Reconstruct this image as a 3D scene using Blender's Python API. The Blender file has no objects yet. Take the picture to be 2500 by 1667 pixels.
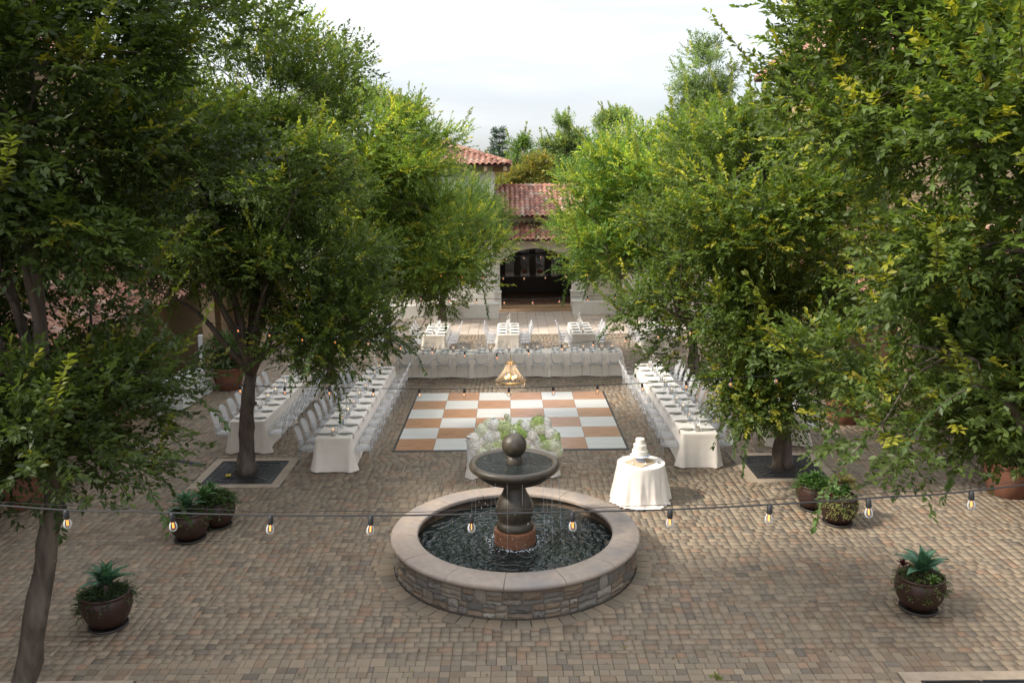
import bpy, math, random
import numpy as np
from mathutils import Vector, Matrix

rnd = random.Random(7)
sc = bpy.context.scene
col = sc.collection
PI = math.pi

# ------------------------------------------------------------------ camera
PITCH, YAW, ROLL, CAM_H = 0.1880, -0.0008, -0.0103, 6.304
cam_data = bpy.data.cameras.new('camera')
cam_data.sensor_width = 36.0
cam_data.lens = 2094.07 / 2500 * 36
cam_data.clip_start = 0.05
cam_data.clip_end = 3000
cam = bpy.data.objects.new('camera', cam_data)
col.objects.link(cam)
_X = Vector((math.cos(YAW), math.sin(YAW), 0))
_F = Vector((-math.sin(YAW) * math.cos(PITCH), math.cos(YAW) * math.cos(PITCH), -math.sin(PITCH)))
_Y = Vector((-math.sin(YAW) * math.sin(PITCH), math.cos(YAW) * math.sin(PITCH), math.cos(PITCH)))
_r = _X * math.cos(ROLL) + _Y * math.sin(ROLL)
_u = _Y * math.cos(ROLL) - _X * math.sin(ROLL)
_m = Matrix((_r, _u, -_F)).transposed().to_4x4()
_m.translation = Vector((0, 0, CAM_H))
cam.matrix_world = _m
sc.camera = cam

# ------------------------------------------------------------------ world and sun
SUN_EL, SUN_DIR = math.radians(42), Vector((-0.97, -0.24, 0)).normalized()
world = bpy.data.worlds.new('World')
sc.world = world
world.use_nodes = True
wt = world.node_tree
wt.nodes.clear()
_out = wt.nodes.new('ShaderNodeOutputWorld')
_bg = wt.nodes.new('ShaderNodeBackground')
_sky = wt.nodes.new('ShaderNodeTexSky')
_sky.sky_type = 'NISHITA'
_sky.sun_disc = False
_sky.sun_elevation = SUN_EL
_sky.sun_rotation = math.atan2(SUN_DIR.x, SUN_DIR.y)
_sky.air_density = 1.0
_sky.dust_density = 2.0
_sky.altitude = 100
_tc = wt.nodes.new('ShaderNodeTexCoord')
_map = wt.nodes.new('ShaderNodeMapping')
_map.inputs['Scale'].default_value = (1.2, 1.2, 6.0)
_no = wt.nodes.new('ShaderNodeTexNoise')
_no.inputs['Scale'].default_value = 1.7
_no.inputs['Detail'].default_value = 7
_no.inputs['Roughness'].default_value = 0.55
_no.inputs['Distortion'].default_value = 0.4
_rp = wt.nodes.new('ShaderNodeValToRGB')
_rp.color_ramp.elements[0].position = 0.30
_rp.color_ramp.elements[0].color = (0.42, 0.42, 0.42, 1)
_rp.color_ramp.elements[1].position = 0.62
_rp.color_ramp.elements[1].color = (0.97, 0.97, 0.97, 1)
_mx = wt.nodes.new('ShaderNodeMixRGB')
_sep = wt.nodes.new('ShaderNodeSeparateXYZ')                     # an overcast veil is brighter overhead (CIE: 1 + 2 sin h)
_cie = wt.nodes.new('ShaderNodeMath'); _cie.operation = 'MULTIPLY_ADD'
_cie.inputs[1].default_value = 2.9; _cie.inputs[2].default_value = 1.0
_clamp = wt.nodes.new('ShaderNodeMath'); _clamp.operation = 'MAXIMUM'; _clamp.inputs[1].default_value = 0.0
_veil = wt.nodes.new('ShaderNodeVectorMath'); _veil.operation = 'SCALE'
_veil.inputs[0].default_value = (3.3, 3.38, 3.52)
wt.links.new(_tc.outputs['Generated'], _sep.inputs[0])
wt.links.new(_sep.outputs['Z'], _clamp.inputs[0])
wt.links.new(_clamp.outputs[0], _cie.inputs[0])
_cl = wt.nodes.new('ShaderNodeMapRange')                          # thicker and thinner streaks of cloud
_cl.inputs['From Min'].default_value = .35; _cl.inputs['From Max'].default_value = .65
_cl.inputs['To Min'].default_value = .80; _cl.inputs['To Max'].default_value = 1.08
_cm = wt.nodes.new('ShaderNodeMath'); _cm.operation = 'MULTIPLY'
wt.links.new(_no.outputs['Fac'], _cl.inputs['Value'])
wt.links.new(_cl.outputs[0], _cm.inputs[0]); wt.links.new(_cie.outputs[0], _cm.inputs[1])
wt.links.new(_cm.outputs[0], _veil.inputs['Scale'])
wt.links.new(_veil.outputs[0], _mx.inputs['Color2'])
wt.links.new(_tc.outputs['Generated'], _map.inputs['Vector'])
wt.links.new(_map.outputs['Vector'], _no.inputs['Vector'])
wt.links.new(_no.outputs['Fac'], _rp.inputs['Fac'])
wt.links.new(_rp.outputs['Color'], _mx.inputs['Fac'])
wt.links.new(_sky.outputs['Color'], _mx.inputs['Color1'])
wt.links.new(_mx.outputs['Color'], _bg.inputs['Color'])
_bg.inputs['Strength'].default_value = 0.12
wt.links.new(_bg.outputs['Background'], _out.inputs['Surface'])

sun_d = bpy.data.lights.new('sun', 'SUN')
sun_d.energy = 2.9
sun_d.angle = math.radians(6)
sun_d.color = (1.0, 0.93, 0.82)
sun = bpy.data.objects.new('sun', sun_d)
col.objects.link(sun)
_sv = Vector((SUN_DIR.x * math.cos(SUN_EL), SUN_DIR.y * math.cos(SUN_EL), math.sin(SUN_EL)))
sun.rotation_euler = _sv.to_track_quat('Z', 'Y').to_euler()
sun.location = (-20, 5, 30)

sc.view_settings.view_transform = 'Standard'
sc.view_settings.look = 'None'
sc.view_settings.gamma = 1
sc.view_settings.use_curve_mapping = False
sc.view_settings.exposure = 1.0
sc.render.engine = 'CYCLES'
sc.cycles.max_bounces = 8
sc.cycles.transparent_max_bounces = 24
sc.cycles.transmission_bounces = 6
sc.cycles.caustics_reflective = False
sc.cycles.caustics_refractive = False

# ------------------------------------------------------------------ helpers
def link(name, mesh, parent=None, loc=None, rot=None, scale=None):
    o = bpy.data.objects.new(name, mesh)
    col.objects.link(o)
    if parent is not None:
        o.parent = parent
    if loc is not None:
        o.location = loc
    if rot is not None:
        o.rotation_euler = rot
    if scale is not None:
        o.scale = scale
    return o

def tag(o, label=None, cat=None, group=None, kind=None):
    if label: o['label'] = label
    if cat: o['category'] = cat
    if group: o['group'] = group
    if kind: o['kind'] = kind
    elif cat: o['kind'] = 'thing'
    return o

def thing(name, label, cat, loc=(0, 0, 0), rotz=0.0, group=None):
    o = bpy.data.objects.new(name, None)
    o.empty_display_size = 0.1
    col.objects.link(o)
    o.location = loc
    o.rotation_euler = (0, 0, rotz)
    return tag(o, label, cat, group)

def copy_tree(o, parent=None):
    c = o.copy()
    col.objects.link(c)
    c.parent = parent
    for ch in list(o.children):
        copy_tree(ch, c)
    return c

class MB:
    """collects shapes into one mesh"""
    def __init__(s):
        s.v = []; s.f = []
    def add(s, v, f):
        n = len(s.v)
        s.v += [tuple(p) for p in v]
        s.f += [tuple(i + n for i in q) for q in f]
        return s
    def box(s, c, d, rz=0.0, taper=1.0):
        x, y, z = d[0] / 2, d[1] / 2, d[2] / 2
        cr, sr = math.cos(rz), math.sin(rz)
        v = []
        for zz, k in ((-z, 1.0), (z, taper)):
            for a, b in ((-x, -y), (x, -y), (x, y), (-x, y)):
                a, b = a * k, b * k
                v.append((c[0] + a * cr - b * sr, c[1] + a * sr + b * cr, c[2] + zz))
        return s.add(v, [(3, 2, 1, 0), (4, 5, 6, 7), (0, 1, 5, 4), (1, 2, 6, 5), (2, 3, 7, 6), (3, 0, 4, 7)])
    def bbox(s, c, d, b=0.01, rz=0.0):
        """box with chamfered edges"""
        x, y, z = d[0] / 2, d[1] / 2, d[2] / 2
        cr, sr = math.cos(rz), math.sin(rz)
        v = []
        for zz, i in ((-z, b), (-z + b, 0), (z - b, 0), (z, b)):
            for a, q in ((-x + i, -y + i), (x - i, -y + i), (x - i, y - i), (-x + i, y - i)):
                v.append((c[0] + a * cr - q * sr, c[1] + a * sr + q * cr, c[2] + zz))
        f = [(3, 2, 1, 0), (12, 13, 14, 15)]
        for k in range(3):
            for j in range(4):
                a = k * 4 + j; e = k * 4 + (j + 1) % 4
                f.append((a, e, e + 4, a + 4))
        return s.add(v, f)
    def lathe(s, prof, n=24, c=(0, 0, 0), a0=0.0, a1=2 * PI, wob=None, cap=True):
        full = abs(a1 - a0 - 2 * PI) < 1e-6
        m = n if full else n + 1
        v = []
        for r, z in prof:
            for i in range(m):
                a = a0 + (a1 - a0) * i / n
                rr = r * (wob(a, z) if wob else 1.0)
                v.append((c[0] + rr * math.cos(a), c[1] + rr * math.sin(a), c[2] + z))
        f = []
        for k in range(len(prof) - 1):
            for i in range(n):
                j = (i + 1) % m
                f.append((k * m + i, k * m + j, (k + 1) * m + j, (k + 1) * m + i))
        if full and cap:
            if prof[0][0] > 1e-4: f.append(tuple(range(m - 1, -1, -1)))
            if prof[-1][0] > 1e-4: f.append(tuple((len(prof) - 1) * m + i for i in range(m)))
        return s.add(v, f)
    def tube(s, path, rad, n=6, cap=True):
        P = [Vector(p) for p in path]
        R = rad if isinstance(rad, (list, tuple)) else [rad] * len(P)
        v = []; ref = None
        for i, p in enumerate(P):
            d = (P[min(i + 1, len(P) - 1)] - P[max(i - 1, 0)])
            d = d.normalized() if d.length > 1e-9 else Vector((0, 0, 1))
            if ref is None:
                ref = d.orthogonal().normalized()
            ref = (ref - d * ref.dot(d))
            ref = ref.normalized() if ref.length > 1e-6 else d.orthogonal().normalized()
            q = d.cross(ref)
            for k in range(n):
                a = 2 * PI * k / n
                v.append(p + (ref * math.cos(a) + q * math.sin(a)) * R[i])
        f = []
        for i in range(len(P) - 1):
            for k in range(n):
                j = (k + 1) % n
                f.append((i * n + k, i * n + j, (i + 1) * n + j, (i + 1) * n + k))
        if cap:
            f.append(tuple(range(n - 1, -1, -1)))
            f.append(tuple((len(P) - 1) * n + k for k in range(n)))
        return s.add(v, f)
    def ball(s, c, r, n=10, m=6, sz=1.0):
        return s.lathe([(max(1e-5, r * math.sin(PI * k / m)), -r * sz * math.cos(PI * k / m)) for k in range(m + 1)], n, c)
    def mesh(s, name, mat=None, smooth=False):
        me = bpy.data.meshes.new(name)
        me.from_pydata(s.v, [], s.f)
        if smooth:
            me.polygons.foreach_set('use_smooth', [True] * len(me.polygons))
        if mat: me.materials.append(mat)
        me.update()
        return me
    def obj(s, name, mat, parent=None, smooth=False, **k):
        return link(name, s.mesh(name, mat, smooth), parent, **k)

def shade_angle(o, ang=40):
    """smooth shading with sharp edges kept"""
    me = o.data
    me.polygons.foreach_set('use_smooth', [True] * len(me.polygons))
    try:
        me.set_sharp_from_angle(angle=math.radians(ang))
    except Exception:
        pass
    return o

def np_mesh(name, verts, loops, nper, mat, cols=None, smooth=False):
    """numpy mesh of equal n-gons; cols is one rgb per vertex"""
    me = bpy.data.meshes.new(name)
    nv = len(verts); nf = len(loops) // nper
    me.vertices.add(nv)
    me.vertices.foreach_set('co', np.asarray(verts, np.float32).ravel())
    me.loops.add(len(loops))
    me.loops.foreach_set('vertex_index', np.asarray(loops, np.int32))
    me.polygons.add(nf)
    me.polygons.foreach_set('loop_start', np.arange(0, nf * nper, nper, dtype=np.int32))
    if smooth:
        me.polygons.foreach_set('use_smooth', np.ones(nf, dtype=bool))
    me.update(calc_edges=True)
    if cols is not None:
        at = me.attributes.new('tint', 'FLOAT_COLOR', 'POINT')
        c4 = np.ones((nv, 4), np.float32); c4[:, :3] = cols
        at.data.foreach_set('color', c4.ravel())
    if mat: me.materials.append(mat)
    return me

# ------------------------------------------------------------------ materials
def M(name, color=(.5, .5, .5), rough=.6, var=0.0, scale=6.0, src=None, bump=0.0, bscale=40.0, metal=0.0,
      spec=0.5, dark=None, dscale=2.0, damt=0.5, stretch=None, rvar=0.0, sheen=0.0, coat=0.0, detail=5):
    """principled material; colour from a value, the 'tint' attribute or the object colour, varied by noise"""
    m = bpy.data.materials.new(name)
    m.use_nodes = True
    nt = m.node_tree; N = nt.nodes; L = nt.links
    b = N['Principled BSDF']
    b.inputs['Roughness'].default_value = rough
    b.inputs['Metallic'].default_value = metal
    b.inputs['Specular IOR Level'].default_value = spec
    if coat: b.inputs['Coat Weight'].default_value = coat
    if sheen: b.inputs['Sheen Weight'].default_value = sheen
    tc = N.new('ShaderNodeTexCoord')
    vec = tc.outputs['Object']
    if stretch:
        mp = N.new('ShaderNodeMapping'); mp.inputs['Scale'].default_value = stretch
        L.new(vec, mp.inputs['Vector']); vec = mp.outputs['Vector']
    if src == 'tint':
        s = N.new('ShaderNodeAttribute'); s.attribute_name = 'tint'; base = s.outputs['Color']
    elif src == 'obj':
        s = N.new('ShaderNodeObjectInfo'); base = s.outputs['Color']
    else:
        s = N.new('ShaderNodeRGB'); s.outputs[0].default_value = (*color, 1); base = s.outputs[0]
    if var:
        n = N.new('ShaderNodeTexNoise'); n.inputs['Scale'].default_value = scale; n.inputs['Detail'].default_value = detail
        L.new(vec, n.inputs['Vector'])
        mr = N.new('ShaderNodeMapRange')
        mr.inputs['From Min'].default_value = .25; mr.inputs['From Max'].default_value = .75
        mr.inputs['To Min'].default_value = 1 - var; mr.inputs['To Max'].default_value = 1 + var
        L.new(n.outputs['Fac'], mr.inputs['Value'])
        mu = N.new('ShaderNodeVectorMath'); mu.operation = 'SCALE'
        L.new(base, mu.inputs[0]); L.new(mr.outputs[0], mu.inputs['Scale'])
        base = mu.outputs[0]
        if rvar:
            m2 = N.new('ShaderNodeMapRange')
            m2.inputs['To Min'].default_value = rough - rvar; m2.inputs['To Max'].default_value = rough + rvar
            L.new(n.outputs['Fac'], m2.inputs['Value']); L.new(m2.outputs[0], b.inputs['Roughness'])
    if dark:
        n = N.new('ShaderNodeTexNoise'); n.inputs['Scale'].default_value = dscale; n.inputs['Detail'].default_value = 6
        L.new(vec, n.inputs['Vector'])
        rp = N.new('ShaderNodeValToRGB')
        rp.color_ramp.elements[0].position = .48; rp.color_ramp.elements[1].position = .68
        L.new(n.outputs['Fac'], rp.inputs['Fac'])
        sc_ = N.new('ShaderNodeMath'); sc_.operation = 'MULTIPLY'; sc_.inputs[1].default_value = damt
        L.new(rp.outputs['Color'], sc_.inputs[0])
        mx = N.new('ShaderNodeMixRGB'); mx.inputs['Color2'].default_value = (*dark, 1)
        L.new(sc_.outputs[0], mx.inputs['Fac']); L.new(base, mx.inputs['Color1'])
        base = mx.outputs['Color']
    L.new(base, b.inputs['Base Color'])
    if bump:
        n = N.new('ShaderNodeTexNoise'); n.inputs['Scale'].default_value = bscale; n.inputs['Detail'].default_value = 4
        L.new(vec, n.inputs['Vector'])
        bp = N.new('ShaderNodeBump'); bp.inputs['Strength'].default_value = bump; bp.inputs['Distance'].default_value = .02
        L.new(n.outputs['Fac'], bp.inputs['Height']); L.new(bp.outputs['Normal'], b.inputs['Normal'])
    return m

def leaf_mat(name, rough=.42, trans=.3, src='tint', gain=1.0, warm=(1.6, 1.7, .7)):
    m = bpy.data.materials.new(name); m.use_nodes = True
    nt = m.node_tree; N = nt.nodes; L = nt.links
    b = N['Principled BSDF']; out = N['Material Output']
    b.inputs['Roughness'].default_value = rough
    b.inputs['Specular IOR Level'].default_value = .35
    if src == 'tint':
        s = N.new('ShaderNodeAttribute'); s.attribute_name = 'tint'
    else:
        s = N.new('ShaderNodeObjectInfo')
    L.new(s.outputs['Color'], b.inputs['Base Color'])
    t = N.new('ShaderNodeBsdfTranslucent')
    g = N.new('ShaderNodeMixRGB'); g.blend_type = 'MULTIPLY'; g.inputs['Fac'].default_value = 1
    g.inputs['Color2'].default_value = (warm[0] * gain, warm[1] * gain, warm[2] * gain, 1)
    L.new(s.outputs['Color'], g.inputs['Color1']); L.new(g.outputs['Color'], t.inputs['Color'])
    mx = N.new('ShaderNodeMixShader'); mx.inputs['Fac'].default_value = trans
    L.new(b.outputs[0], mx.inputs[1]); L.new(t.outputs[0], mx.inputs[2]); L.new(mx.outputs[0], out.inputs['Surface'])
    return m

def clear_mat(name, tint=(.96, .97, .98), base=.05, gain=1.3, ior=1.45, rough=.06, haze=(.85, .88, .92)):
    """clear acrylic or thin glass: transparent, with fresnel gloss"""
    m = bpy.data.materials.new(name); m.use_nodes = True
    nt = m.node_tree; N = nt.nodes; L = nt.links
    b = N['Principled BSDF']; out = N['Material Output']
    b.inputs['Base Color'].default_value = (*haze, 1)
    b.inputs['Roughness'].default_value = rough
    b.inputs['Specular IOR Level'].default_value = .9
    t = N.new('ShaderNodeBsdfTransparent'); t.inputs['Color'].default_value = (*tint, 1)
    f = N.new('ShaderNodeFresnel'); f.inputs['IOR'].default_value = ior
    a = N.new('ShaderNodeMath'); a.operation = 'MULTIPLY_ADD'; a.use_clamp = True
    a.inputs[1].default_value = gain; a.inputs[2].default_value = base
    L.new(f.outputs[0], a.inputs[0])
    mx = N.new('ShaderNodeMixShader')
    L.new(a.outputs[0], mx.inputs['Fac']); L.new(t.outputs[0], mx.inputs[1]); L.new(b.outputs[0], mx.inputs[2])
    L.new(mx.outputs[0], out.inputs['Surface'])
    return m

def glow_mat(name, color, strength):
    m = bpy.data.materials.new(name); m.use_nodes = True
    N = m.node_tree.nodes
    b = N['Principled BSDF']
    b.inputs['Base Color'].default_value = (*color, 1)
    b.inputs['Emission Color'].default_value = (*color, 1)
    b.inputs['Emission Strength'].default_value = strength
    return m

def water_mat(name, tone=(.012, .018, .017), scale=4.5, strength=.5, swirl=True):
    m = bpy.data.materials.new(name); m.use_nodes = True
    nt = m.node_tree; N = nt.nodes; L = nt.links
    b = N['Principled BSDF']
    b.inputs['Base Color'].default_value = (*tone, 1)
    b.inputs['Roughness'].default_value = .05
    b.inputs['IOR'].default_value = 1.33
    b.inputs['Specular IOR Level'].default_value = .75
    tc = N.new('ShaderNodeTexCoord')
    n = N.new('ShaderNodeTexNoise'); n.inputs['Scale'].default_value = scale; n.inputs['Detail'].default_value = 3
    n.inputs['Distortion'].default_value = 1.2
    L.new(tc.outputs['Object'], n.inputs['Vector'])
    h = n.outputs['Fac']
    if swirl:
        w = N.new('ShaderNodeTexWave'); w.wave_type = 'RINGS'; w.rings_direction = 'Z'
        w.inputs['Scale'].default_value = 2.3; w.inputs['Distortion'].default_value = 9
        w.inputs['Detail'].default_value = 2.5; w.inputs['Detail Scale'].default_value = 1.6
        L.new(tc.outputs['Object'], w.inputs['Vector'])
        a = N.new('ShaderNodeMath'); a.operation = 'MULTIPLY_ADD'; a.inputs[1].default_value = .55
        L.new(w.outputs['Fac'], a.inputs[0]); L.new(h, a.inputs[2]); h = a.outputs[0]
    bp = N.new('ShaderNodeBump'); bp.inputs['Strength'].default_value = strength; bp.inputs['Distance'].default_value = .12
    L.new(h, bp.inputs['Height']); L.new(bp.outputs['Normal'], b.inputs['Normal'])
    return m

m_joint = M('joint_sand', (.07, .06, .048), .95, .25, 30)
m_paver_s = M('paver_concrete', src='tint', rough=.82, var=.16, scale=38, bump=.25, bscale=90)
m_paver_o = M('paver_concrete_piece', src='obj', rough=.82, var=.16, scale=38, bump=.25, bscale=90)
m_pale = M('pale_slab', src='obj', rough=.8, var=.08, scale=12, bump=.1)
m_border = M('tan_concrete', (.34, .27, .2), .85, .16, 7, bump=.15, dark=(.2, .16, .12), damt=.4)
m_grate = M('cast_iron', (.022, .021, .021), .6, .3, 14, metal=.2, bump=.2)
m_cope = M('cast_stone_coping', (.315, .252, .203), .62, .16, 9, bump=.12, bscale=60, dark=(.22, .20, .195), dscale=1.8, damt=.8, rvar=.12)
m_wetstone = M('pool_wall', (.13, .085, .055), .5, .4, 12, bump=.4, dark=(.04, .03, .02))
m_stone = M('ledge_stone', src='obj', rough=.85, var=.28, scale=16, bump=.6, bscale=26)
m_mortar = M('mortar', (.12, .1, .08), .95, .3, 30)
m_bronze = M('fountain_stone', (.058, .046, .032), .42, .3, 14, bump=.25, bscale=50, dark=(.026, .024, .014), dscale=6, rvar=.15)
m_drum = M('wet_red_stone', (.19, .085, .045), .4, .45, 30, bump=.7, bscale=40)
m_pool = water_mat('pool_water')
m_bowlw = water_mat('bowl_water', scale=13, swirl=False, strength=.9)
m_foam = clear_mat('water_drops', (.95, .97, 1), .35, 1.5, 1.33, .1)
m_white_tile = M('white_floor_panel', (.55, .535, .505), .3, .09, 3, stretch=(.8, 7, 1), spec=.5, dark=(.44, .43, .41), damt=.5, dscale=.7)
m_oak_tile = M('orange_wood_panel', (.38, .205, .12), .26, .34, 3, stretch=(.8, 7, 1), spec=.5)
m_trim = M('black_floor_edge', (.02, .022, .022), .45)
m_linen = M('linen', (.74, .665, .575), .9, .05, 5, bump=.5, bscale=6, sheen=.3)
m_linen2 = M('white_linen', (.82, .75, .665), .9, .05, 5, bump=.5, bscale=6, sheen=.3)
m_wood = M('plain_wood', (.3, .2, .12), .6, .2, 8)
m_acryl = clear_mat('clear_acrylic', (.98, .983, .986), .004, .6, 1.45, .05, (.75, .76, .78))
m_glass = clear_mat('drinking_glass', (.98, .98, .98), .05, 1.2, 1.5, .03)
m_plate = M('plate_glaze', (.74, .73, .69), .25, .04, 20)
m_rim = M('green_plate_rim', (.56, .57, .47), .35, .15, 20)
m_napkin = M('napkin_cloth', (.78, .72, .66), .9, .06, 20, sheen=.3)
m_wax = M('candle_wax', (.82, .78, .72), .5)
m_bark = M('bark', (.088, .066, .05), .92, .55, 11, bump=1.0, bscale=16, stretch=(1, 1, .3), dark=(.19, .165, .135), dscale=4, damt=.6)
m_leaf = leaf_mat('leaf', .48, .42)
m_leaf_o = leaf_mat('broad_leaf', .45, .12, 'obj')
m_pot = M('brown_glazed_pot', (.040, .018, .0125), .42, .25, 7, bump=.05, rvar=.1)
m_terra = M('terracotta', (.20, .085, .05), .8, .2, 6, bump=.1)
m_soil = M('soil', (.03, .022, .015), .95, .4, 40, bump=.5)
m_saucer = M('saucer', (.05, .042, .036), .7, .2, 9)
m_cable = M('black_cable', (.014, .014, .015), .6)
m_bulbglass = clear_mat('bulb_glass', (.98, .97, .95), .015, .9, 1.45, .03, (.5, .5, .5))
m_fil = glow_mat('filament', (1.0, .30, .05), 1.6)
m_bulbwarm = glow_mat('warm_lamp', (1.0, .5, .16), 3.5)
m_gold = M('brass', (.55, .36, .14), .3, .1, 20, metal=1)
m_bead = clear_mat('crystal_bead', (.98, .97, .94), .25, 1.4, 1.6, .05, (.9, .86, .78))
m_stucco = M('white_stucco', (.82, .80, .76), .9, .05, 5, bump=.15, bscale=70, dark=(.62, .58, .52), damt=.4, dscale=1.1)
m_cream = M('cream_stucco', (.78, .72, .62), .9, .06, 4, bump=.15, bscale=70, dark=(.5, .44, .36), damt=.4, dscale=1.2)
m_beige = M('beige_stucco', (.36, .26, .165), .92, .1, 2, bump=.15, bscale=60, dark=(.25, .18, .12), damt=.35, dscale=.8)
m_tile = M('clay_roof_tile', src='obj', rough=.75, var=.22, scale=14, bump=.15)
m_tile_t = M('clay_roof_tile_rest', src='tint', rough=.75, var=.22, scale=14, bump=.15)
m_tilebed = M('roof_underlay', (.09, .045, .035), .9, .3, 4)
m_beam = M('weathered_beam', (.34, .24, .15), .8, .2, 8)
m_dwood = M('dark_door_wood', (.055, .032, .02), .5, .3, 10, stretch=(6, 6, 1))
m_lwood = M('grey_brown_door_wood', (.2, .125, .08), .75, .3, 6, stretch=(1, 1, .15))
m_pane = M('door_glass', (.03, .035, .04), .05, spec=.8)
m_notice = M('paper_notice', (.45, .42, .38), .8)
m_notice_r = M('red_paper_notice', (.38, .13, .10), .8)
m_terrafloor = M('terracotta_floor', src='obj', rough=.55, var=.2, scale=10)
m_step = M('sandstone_step', (.42, .28, .17), .8, .12, 5, bump=.1)
m_whitep = M('white_paint', (.78, .78, .77), .45, .03, 5)
m_black = M('black_cloth', (.012, .012, .014), .9, .2, 10)
m_frost = M('cake_icing', (.82, .77, .67), .6, .05, 30, bump=.6, bscale=45)
m_blue = M('pale_blue_glaze', (.62, .66, .78), .3)
m_straw = M('woven_straw', (.52, .40, .26), .9, .25, 60, bump=.5, bscale=90)
m_petal = leaf_mat('petal', .6, .12, 'obj', 1.0, (1.05, 1.05, 1.0))
m_steel = M('dark_steel', (.05, .05, .055), .3, metal=.8)
m_earth = M('earth', (.10, .085, .055), .95, .3, .3)
m_copper = M('copper_pipe', (.45, .24, .15), .5, .15, 6, metal=.3)

# ------------------------------------------------------------------ ground and paving
g = MB().add([(-1500, -300, -.05), (1500, -300, -.05), (1500, 2500, -.05), (-1500, 2500, -.05)], [(0, 1, 2, 3)])
tag(g.obj('ground', m_earth), kind='structure')

PX0, PX1, PY0, PY1 = -11.9, 11.9, 6.3, 34.72
plaza = MB().add([(PX0, PY0, -.014), (PX1, PY0, -.014), (PX1, PY1, -.014), (PX0, PY1, -.014)], [(0, 1, 2, 3)]).obj('plaza_paving', m_joint)
tag(plaza, kind='structure')
FX, FY, FR = 0.03, 13.49, 2.07                       # fountain
TREES = [(-5.87, 9.1), (-5.87, 18.05), (-5.87, 27.0), (5.9, 9.1), (5.95, 18.05), (5.9, 27.0)]
GR = .76                                             # half grate
PAL = [((.225, .193, .152), 32), ((.20, .178, .146), 26), ((.245, .203, .158), 16), ((.175, .152, .125), 13),
       ((.20, .148, .108), 11), ((.25, .165, .118), 6), ((.115, .108, .10), 6), ((.155, .118, .09), 7), ((.27, .228, .178), 6)]
_pw = np.array([w for _, w in PAL], float); _pw /= _pw.sum()
_pc = np.array([c for c, _ in PAL])

def tile_plan(nx, ny, rs):
    """bands of patches; in each patch the courses run across or along, with random piece lengths"""
    def lengths(total):
        out = []
        while total > 0:
            if total in (2, 3): w = total
            elif total == 1: w = 1
            elif total == 4: w = 2
            else: w = 3 if rs.random() < .58 else 2
            if total - w == 1 and rs.random() < .8: w = 2 if w == 3 else 3
            w = min(w, total); out.append(w); total -= w
        return out
    res = []; y = 0
    while y < ny:
        H = int(rs.choice([4, 5, 6, 6, 8])); H = min(H, ny - y); x = 0
        while x < nx:
            W = int(rs.integers(5, 17)); W = min(W, nx - x)
            if rs.random() < .7:
                yy = 0
                for h in lengths(H) if rs.random() < .3 else ([2] * (H // 2) + ([H % 2] if H % 2 else [])):
                    xx = 0
                    for w in lengths(W):
                        res.append((x + xx, y + yy, w, h)); xx += w
                    yy += h
            else:
                xx = 0
                for w in [2] * (W // 2) + ([1] if W % 2 else []):
                    yy = 0
                    for h in lengths(H):
                        res.append((x + xx, y + yy, w, h)); yy += h
                    xx += w
            x += W
        y += H
    return np.array(res, float)

rs = np.random.default_rng(11)
U = .067
T = tile_plan(int((PX1 - PX0) / U), int((PY1 - PY0) / U), rs)
tx0 = PX0 + T[:, 0] * U; ty0 = PY0 + T[:, 1] * U; tx1 = tx0 + T[:, 2] * U; ty1 = ty0 + T[:, 3] * U
tcx = (tx0 + tx1) / 2; tcy = (ty0 + ty1) / 2
keep = np.hypot(tcx - FX, tcy - FY) > 2.12
for gx, gy in TREES:
    keep &= ~((abs(tcx - gx) < GR + .2) & (abs(tcy - gy) < GR + .2))
keep &= (abs(tcx) < .66 * np.maximum(tcy, 8) + 1.5)
tx0, ty0, tx1, ty1, tcx, tcy = [a[keep] for a in (tx0, ty0, tx1, ty1, tcx, tcy)]
n = len(tcx)
# colours come in loose drifts, as pavers do when they are laid pallet by pallet
ph = np.sin(tcx * 1.3 + 2 * np.sin(tcy * .7)) * .5 + np.sin(tcy * 1.1 + tcx * .4) * .5
pick = np.array([rs.choice(len(PAL), p=_pw) for _ in range(n)])
warm = (ph > .55) & (rs.random(n) < .3)
pick[warm] = rs.choice([4, 2, 7], warm.sum())
_mean = (_pc * _pw[:, None]).sum(0)
pcol = (_mean + (_pc[pick] - _mean) * .68) * np.array((1.03, .945, .83))
pcol *= (1 + .05 * np.sin(tcx * .9 + 1.7 * np.sin(tcy * .5)) + .05 * np.sin(tcy * .8 - tcx * .35 + 2))[:, None] * (1 + rs.normal(0, .075, (n, 1)))
# tops: very slightly uneven
order = np.argsort(np.where((np.abs(tcx) < .56 * tcy) & (tcy > 9.9), tcy, 99))
near = order[:300]; far = order[300:]
tz = rs.normal(0, .0012, n)
def frustums(idx):
    a, b, c, d = tx0[idx] + .002, ty0[idx] + .002, tx1[idx] - .002, ty1[idx] - .002
    i = .0035
    k = len(idx)
    V = np.zeros((k, 8, 3))
    for j, (x, y) in enumerate(((a, b), (c, b), (c, d), (a, d))):
        V[:, j, 0] = x; V[:, j, 1] = y; V[:, j, 2] = -.016
    for j, (x, y) in enumerate(((a + i, b + i), (c - i, b + i), (c - i, d - i), (a + i, d - i))):
        V[:, 4 + j, 0] = x; V[:, 4 + j, 1] = y; V[:, 4 + j, 2] = tz[idx]
    F = np.array([[4, 5, 6, 7], [0, 1, 5, 4], [1, 2, 6, 5], [2, 3, 7, 6], [3, 0, 4, 7]])
    loops = (F[None] + (np.arange(k) * 8)[:, None, None]).ravel()
    return V.reshape(-1, 3), loops, np.repeat(pcol[idx], 8, 0)
V, Lp, C = frustums(far)
tag(link('pavers', np_mesh('pavers', V, Lp, 4, m_paver_s, C), plaza), kind='stuff')
_shared = {}
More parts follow.
